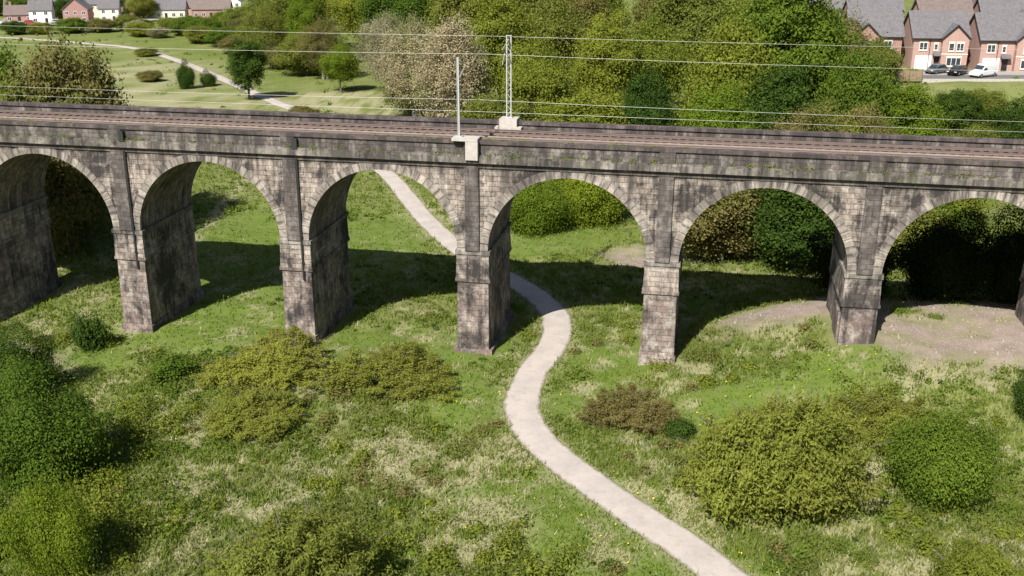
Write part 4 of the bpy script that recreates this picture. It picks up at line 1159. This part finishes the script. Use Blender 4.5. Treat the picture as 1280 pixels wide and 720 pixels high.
brick_house(56.3, 177.0, -0.10, 8.2, 8.5, M['brick2'], M['slate'], 'dark brick house half hidden behind the tree, left of the nearest brick house', mirror=-1)
brick_house(86.5, 169.5, -0.10, 8.6, 8.5, M['brick2'], M['slate'], 'brick house beyond the right edge beside the black porch', mirror=-1)
back_lab = ['brick house with red gable in the second row, leftmost roof', 'brick house in the second row with orange gable behind the nearest house', 'brick house in the second row right of the orange gable',
            'brick house in the second row behind the right edge house', 'brick house at the right end of the second row']
for j, lab in enumerate(back_lab):
    brick_house(52+j*12.6, 201+(j % 2)*3, -0.10 + 0.04*(j % 3), 9.5, 9.0, M['brick2'] if j % 2 else M['brick'], M['slate2'] if j == 2 else M['slate'], lab, mirror=1 if j % 2 else -1)
for j, lab in enumerate(['brick house in the third row, left grey roof', 'brick house in the third row, middle grey roof', 'brick house in the third row, right grey roof', 'brick house in the third row, last grey roof at the right']):
    brick_house(60+j*13.5, 228+(j % 2)*3, -0.15, 10, 9.5, M['brick'], M['slate'], lab, mirror=1 if j % 2 else -1)

def flat(name, pts, z, mat, label):
    q = MB(); q.poly([(a, b, z) for a, b in pts]); o = q.build(name, mat); tag(o, label, kind='structure'); return o
def slab(name, x0, x1, y0, y1, mat, label, top=0.62, rz=0):
    q = MB(); q.box(x0, x1, y0, y1, top-2.0, top); o = q.build(name, mat); tag(o, label, kind='structure'); return o
# estate road and forecourts (a gentle raised platform)
slab('road', 50, 110, 160.0, 165.0, M['asphalt'], 'grey estate road in front of the brick houses', 9.05)
slab('driveway', 54, 106, 165.05, 168.6, M['drive'], 'paved driveways in front of the brick houses', 9.12)
q = MB(); q.box(50, 110, 159.7, 159.96, 6.5, 9.17); o = q.build('kerb', M['concrete']); tag(o, 'pale kerb along the estate road', kind='structure')

# ------------------------------------------------------------------ vehicles
def car_paint(name, c):
    m, nt, N, L, b = new_mat(name)
    b.inputs['Base Color'].default_value = (*c, 1); b.inputs['Roughness'].default_value = 0.3; b.inputs['Coat Weight'].default_value = 0.5
    L.new(mix(nt, noise(nt, coord(nt, 'Object'), 2.0, 4), tuple(x*0.9 for x in c), c), b.inputs['Base Color'])
    return m
M['tyre'] = plain('tyre', (0.02, 0.02, 0.02), 0.9)
M['rim'] = plain('rim', (0.4, 0.4, 0.42), 0.35, 0.7)
M['lamp'] = plain('lamp_lens', (0.6, 0.6, 0.6), 0.1)
M['redlamp'] = plain('tail_lens', (0.4, 0.02, 0.02), 0.2)
def loft(q, secs, close=True):
    """secs: list of (x, [(y,z)...]) with equal counts -> side-lofted shell"""
    base = len(q.v); n = len(secs[0][1])
    for x, ring in secs:
        for y, z in ring: q.v.append((x, y, z))
    for i in range(len(secs)-1):
        for k in range(n):
            a = base+i*n+k; b = base+i*n+(k+1) % n
            q.f.append((a, b, b+n, a+n))
    q.f.append(tuple(base+k for k in range(n))[::-1]); q.f.append(tuple(base+(len(secs)-1)*n+k for k in range(n)))
def vehicle(name, cat, x, y, rz, paint, label, van=False, group=None, z=0.30):
    root = empty(name, (x, y, z), rz); tag(root, label, cat, group)
    L = 4.8 if van else 4.2; w = 0.92 if van else 0.88
    top = 1.9 if van else 1.45
    def ring(hw, z0, z1, tuck=0.08): return [(-hw+tuck, z0), (hw-tuck, z0), (hw, z0+0.18), (hw, z1-0.12), (hw-0.1, z1), (-hw+0.1, z1), (-hw, z1-0.12), (-hw, z0+0.18)]
    q = MB()
    belt = 1.05 if van else 0.88
    loft(q, [(-L/2, ring(w*0.86, 0.38, belt-0.25)), (-L/2+0.15, ring(w*0.95, 0.28, belt-0.12)), (-L/2+1.0, ring(w, 0.24, belt)), (L/2-1.1, ring(w, 0.24, belt)), (L/2-0.2, ring(w*0.94, 0.28, belt-0.22)), (L/2, ring(w*0.84, 0.38, belt-0.36))])
    body = q.build('body', paint, root, False)
    q = MB()
    if van:
        loft(q, [(-L/2+0.05, ring(w*0.92, belt-0.3, top-0.08)), (-L/2+0.4, ring(w*0.92, belt-0.1, top)), (L/2-1.9, ring(w*0.9, belt-0.1, top)), (L/2-1.0, ring(w*0.82, belt-0.16, belt+0.04))])
    else:
        loft(q, [(-L/2+0.35, ring(w*0.84, belt-0.1, belt+0.04)), (-L/2+0.9, ring(w*0.82, belt-0.1, top-0.05)), (-0.1, ring(w*0.82, belt-0.1, top)), (0.45, ring(w*0.82, belt-0.1, top-0.06)), (L/2-0.95, ring(w*0.84, belt-0.1, belt+0.03))])
    q.build('roof', paint, root)
    # windows as shallow panels on the cabin
    q = MB()
    if van:
        for s in (-1, 1): q.hexa([(0.2, s*w*0.9-0.02, belt+0.05), (1.15, s*w*0.9-0.02, belt+0.05), (1.15, s*w*0.9+0.02, belt+0.05), (0.2, s*w*0.9+0.02, belt+0.05), (0.2, s*w*0.86-0.02, top-0.25), (0.62, s*w*0.86-0.02, top-0.25), (0.62, s*w*0.86+0.02, top-0.25), (0.2, s*w*0.86+0.02, top-0.25)])
        q.hexa([(0.78, -w*0.74, top-0.18), (1.32, -w*0.74, belt+0.12), (1.32, w*0.74, belt+0.12), (0.78, w*0.74, top-0.18), (0.80, -w*0.70, top-0.12), (1.36, -w*0.74, belt+0.17), (1.36, w*0.74, belt+0.17), (0.80, w*0.70, top-0.12)])
    else:
        for s in (-1, 1): q.hexa([(-1.35, s*w*0.83-0.02, belt+0.06), (1.0, s*w*0.83-0.02, belt+0.06), (1.0, s*w*0.83+0.02, belt+0.06), (-1.35, s*w*0.83+0.02, belt+0.06), (-1.05, s*w*0.81-0.02, top-0.16), (0.42, s*w*0.81-0.02, top-0.16), (0.42, s*w*0.81+0.02, top-0.16), (-1.05, s*w*0.81+0.02, top-0.16)])
        q.hexa([(0.5, -w*0.7, top-0.16), (1.1, -w*0.74, belt+0.08), (1.1, w*0.74, belt+0.08), (0.5, w*0.7, top-0.16), (0.53, -w*0.66, top-0.10), (1.15, -w*0.72, belt+0.13), (1.15, w*0.72, belt+0.13), (0.53, w*0.66, top-0.10)])
    q.build('window', M['glass'], root)
    for sx in (-L/2+0.8, L/2-0.85):
        for s in (-1, 1):
            q = MB(); q.tube((sx, s*(w-0.2), 0.32), (sx, s*(w+0.015), 0.32), 0.32, 0.32, 16); wh = q.build('wheel', M['tyre'], root)
            q = MB(); q.tube((sx, s*(w+0.016), 0.32), (sx, s*(w+0.03), 0.32), 0.2, 0.18, 12); q.build('rim', M['rim'], wh)
    for s in (-1, 1):
        q = MB(); q.box(L/2-0.12, L/2-0.02, s*0.6-0.16, s*0.6+0.16, 0.55, 0.68); q.build('headlight', M['lamp'], root)
        q = MB(); q.box(-L/2-0.02, -L/2+0.08, s*0.66-0.08, s*0.66+0.08, 0.6, 0.85); q.build('tail_light', M['redlamp'], root)
    return root
P_white = car_paint('white_paint', (0.75, 0.75, 0.74)); P_black = car_paint('black_car_paint', (0.012, 0.012, 0.014)); P_grey = car_paint('grey_paint', (0.12, 0.13, 0.14)); P_red = car_paint('red_paint', (0.35, 0.03, 0.03)); P_silver = car_paint('silver_paint', (0.45, 0.46, 0.47))
vehicle('van', 'van', 72.8, 163.2, math.pi+0.55, P_white, 'white van parked in front of the brick house with the black porch', van=True, z=9.06)
vehicle('car', 'car', 69.6, 165.0, math.pi+0.75, P_black, 'black car parked directly left of the white van', z=9.12)
vehicle('car', 'car', 66.9, 166.6, math.pi+0.6, P_grey, 'dark grey car behind and left of the black car', z=9.12)
vehicle('car', 'car', 58.6, 163.4, math.pi, P_black, 'black car half hidden by leaves at the left of the driveways', z=9.06)
vehicle('car', 'car', 53.6, 163.6, math.pi, P_silver, 'silver car half hidden by tree leaves at the far left of the road', z=9.06)

# garden fence, posts one thing
def panel_fence(x0, x1, y, lab):
    root = empty('garden_fence', (x0, y, 8.8)); tag(root, lab, 'fence')
    n = int((x1-x0)/1.9)
    for j in range(n+1):
        q = MB(); q.box(j*1.9-0.05, j*1.9+0.05, -0.05, 0.05, -0.3, 1.75); q.build('post', M['bark'], root)
    q = MB()
    for j in range(n):
        for k in range(6): q.box(j*1.9+0.055, j*1.9+1.845, -0.015-0.012*(k % 2), 0.015, 0.12+k*0.26, 0.36+k*0.26)
    q.build('panel', M['fencewood'], root)
M['fencewood'] = plain('fence_wood', (0.24, 0.17, 0.11), 0.95)
panel_fence(50.5, 63.0, 159.2, 'brown timber panel fence below the estate road')

# ------------------------------------------------------------------ village on the left
def cottage(x, y, rz, w, d, ze, zr, wall, roof, label, chim=True, axis='x', group=None):
    root = empty('village_house', (x, y, gz(x, y)-0.3), rz); tag(root, label, 'house', group)
    q = MB(); q.box(0, w, 0, d, -0.5, ze)
    if axis == 'x':
        q.poly([(0, d, ze), (0, 0, ze), (0, d/2, zr-0.05)]); q.poly([(w, 0, ze), (w, d, ze), (w, d/2, zr-0.05)])
    else:
        q.poly([(0, 0, ze), (w, 0, ze), (w/2, 0, zr-0.05)]); q.poly([(w, d, ze), (0, d, ze), (w/2, d, zr-0.05)])
    q.build('wall', wall, root)
    q = MB(); gable_roof(q, 0, w, 0, d, ze, zr, axis); rf = q.build('roof', roof, root)
    if chim:
        q = MB(); cx = w*0.2 if axis == 'x' else w*0.5; q.box(cx-0.4, cx+0.4, d*0.5-0.3, d*0.5+0.3, zr-0.6, zr+1.1); q.box(cx-0.48, cx+0.48, d*0.5-0.38, d*0.5+0.38, zr+0.9, zr+1.02)
        for s in (-0.18, 0.18): q.tube((cx+s, d*0.5, zr+1.1), (cx+s, d*0.5, zr+1.45), 0.1, 0.08, 6)
        q.build('chimney', M['brick2'], rf)
    n = max(2, int(w/2.6))
    for j in range(n):
        xx = w*(j+0.5)/n
        if j == n//2: 
            q = MB(); q.box(xx-0.45, xx+0.45, -0.05, 0.02, 0.0, 2.1); q.build('door', M['black'], root)
        else: window(root, xx, 0, 0.9, 1.2, 1.2, 1, False)
        if ze > 4.2: window(root, xx, 0, 3.1, 1.1, 1.1, 1, False)
    return root
vill = [
 (-186, 357, 0.35, 11, 7, 3.0, 5.6, 'whitewall', 'slate', 'long low white building at the left edge of the village'),
 (-171, 362, 0.30, 9, 7, 2.9, 5.6, 'brick2', 'slate2', 'small red brick bungalow beside the long white building'),
 (-160, 356, 0.25, 7, 7, 4.8, 7.6, 'whitewall', 'slate', 'white two storey house in the village left of the dark roofed one'),
 (-150, 359, 0.15, 8, 8, 4.9, 8.2, 'brick2', 'slate', 'dark roofed brick house at the front of the village'),
 (-140, 364, 0.20, 6.5, 7, 4.8, 7.4, 'render', 'slate', 'cream house with grey roof right of the dark roofed house'),
 (-178, 378, 0.30, 9, 8, 4.9, 7.8, 'brick', 'slate2', 'red brick house in the second village row at the left'),
 (-165, 381, 0.20, 9, 8, 4.9, 7.8, 'brick2', 'slate', 'brick house in the second village row, second from left'),
 (-151, 383, 0.20, 9, 8, 4.9, 7.8, 'render', 'slate', 'cream house in the second village row, middle'),
 (-137, 386, 0.15, 10, 8, 4.9, 7.6, 'brick2', 'slate', 'long grey roofed house in the second village row'),
 (-123, 391, 0.15, 11, 8, 3.2, 6.0, 'brick', 'slate2', 'low brick terrace with brown roof right of the long grey roof'),
 (-109, 397, 0.12, 9, 8, 4.8, 7.6, 'whitewall', 'slate', 'white gabled house near the right end of the village'),
 (-97, 402, 0.10, 8, 8, 4.8, 7.8, 'whitewall', 'slate', 'white house at the right end of the village beside the wood'),
 (-192, 400, 0.3, 10, 8, 4.9, 7.8, 'brick', 'slate', 'brick house in the back village row at the left edge'),
 (-176, 405, 0.2, 10, 8, 4.9, 7.8, 'render', 'slate2', 'cream house in the back village row, left'),
 (-158, 408, 0.2, 10, 8, 4.9, 7.8, 'brick', 'slate', 'brick house in the back village row, middle'),
 (-142, 412, 0.2, 10, 8, 4.9, 7.8, 'whitewall', 'slate', 'white house in the back village row, right'),
 (-128, 377, 0.12, 13, 7, 3.4, 6.2, 'render', 'slate', 'long cream terrace with grey roof right of the cream village house'),
 (-113, 380, 0.12, 13, 7, 3.4, 6.2, 'brick2', 'slate2', 'long dark brick terrace with brown roof behind the white shed'),
 (-122, 417, 0.1, 12, 8, 4.9, 7.8, 'brick2', 'slate', 'brick house in the back village row, far right'),
]
for x, y, rz, w, d, ze, zr, wm, rm, lab in vill:
    cottage(x, y, rz, w, d, ze, zr, M[wm], M[rm], lab, axis='y' if 'gabled' in lab or 'dark roofed brick' in lab else 'x')
cottage(-99, 368, 0.05, 13, 6, 2.4, 3.4, M['whitewall'], M['concrete'], 'long low white shed right of the hedge below the village', chim=False)
flat('yard', [(-200, 344), (-128, 352), (-120, 372), (-200, 372)], 0.42, M['drive'], 'pale paved yard in front of the village houses')
for j, (x, y, p, lab) in enumerate([(-157.5, 350.5, P_red, 'red car parked in front of the village houses'), (-168, 351.0, P_white, 'white car parked left of the red car in the village'), (-150, 353.5, P_silver, 'silver car parked right of the red car in the village'),
                                    (-143, 355.5, P_white, 'white car parked before the cream village house'), (-176, 350.0, P_grey, 'grey car parked at the left of the village yard')]):
    vehicle('car', 'car', x, y, 0.2+0.1*j, p, lab, z=0.45)
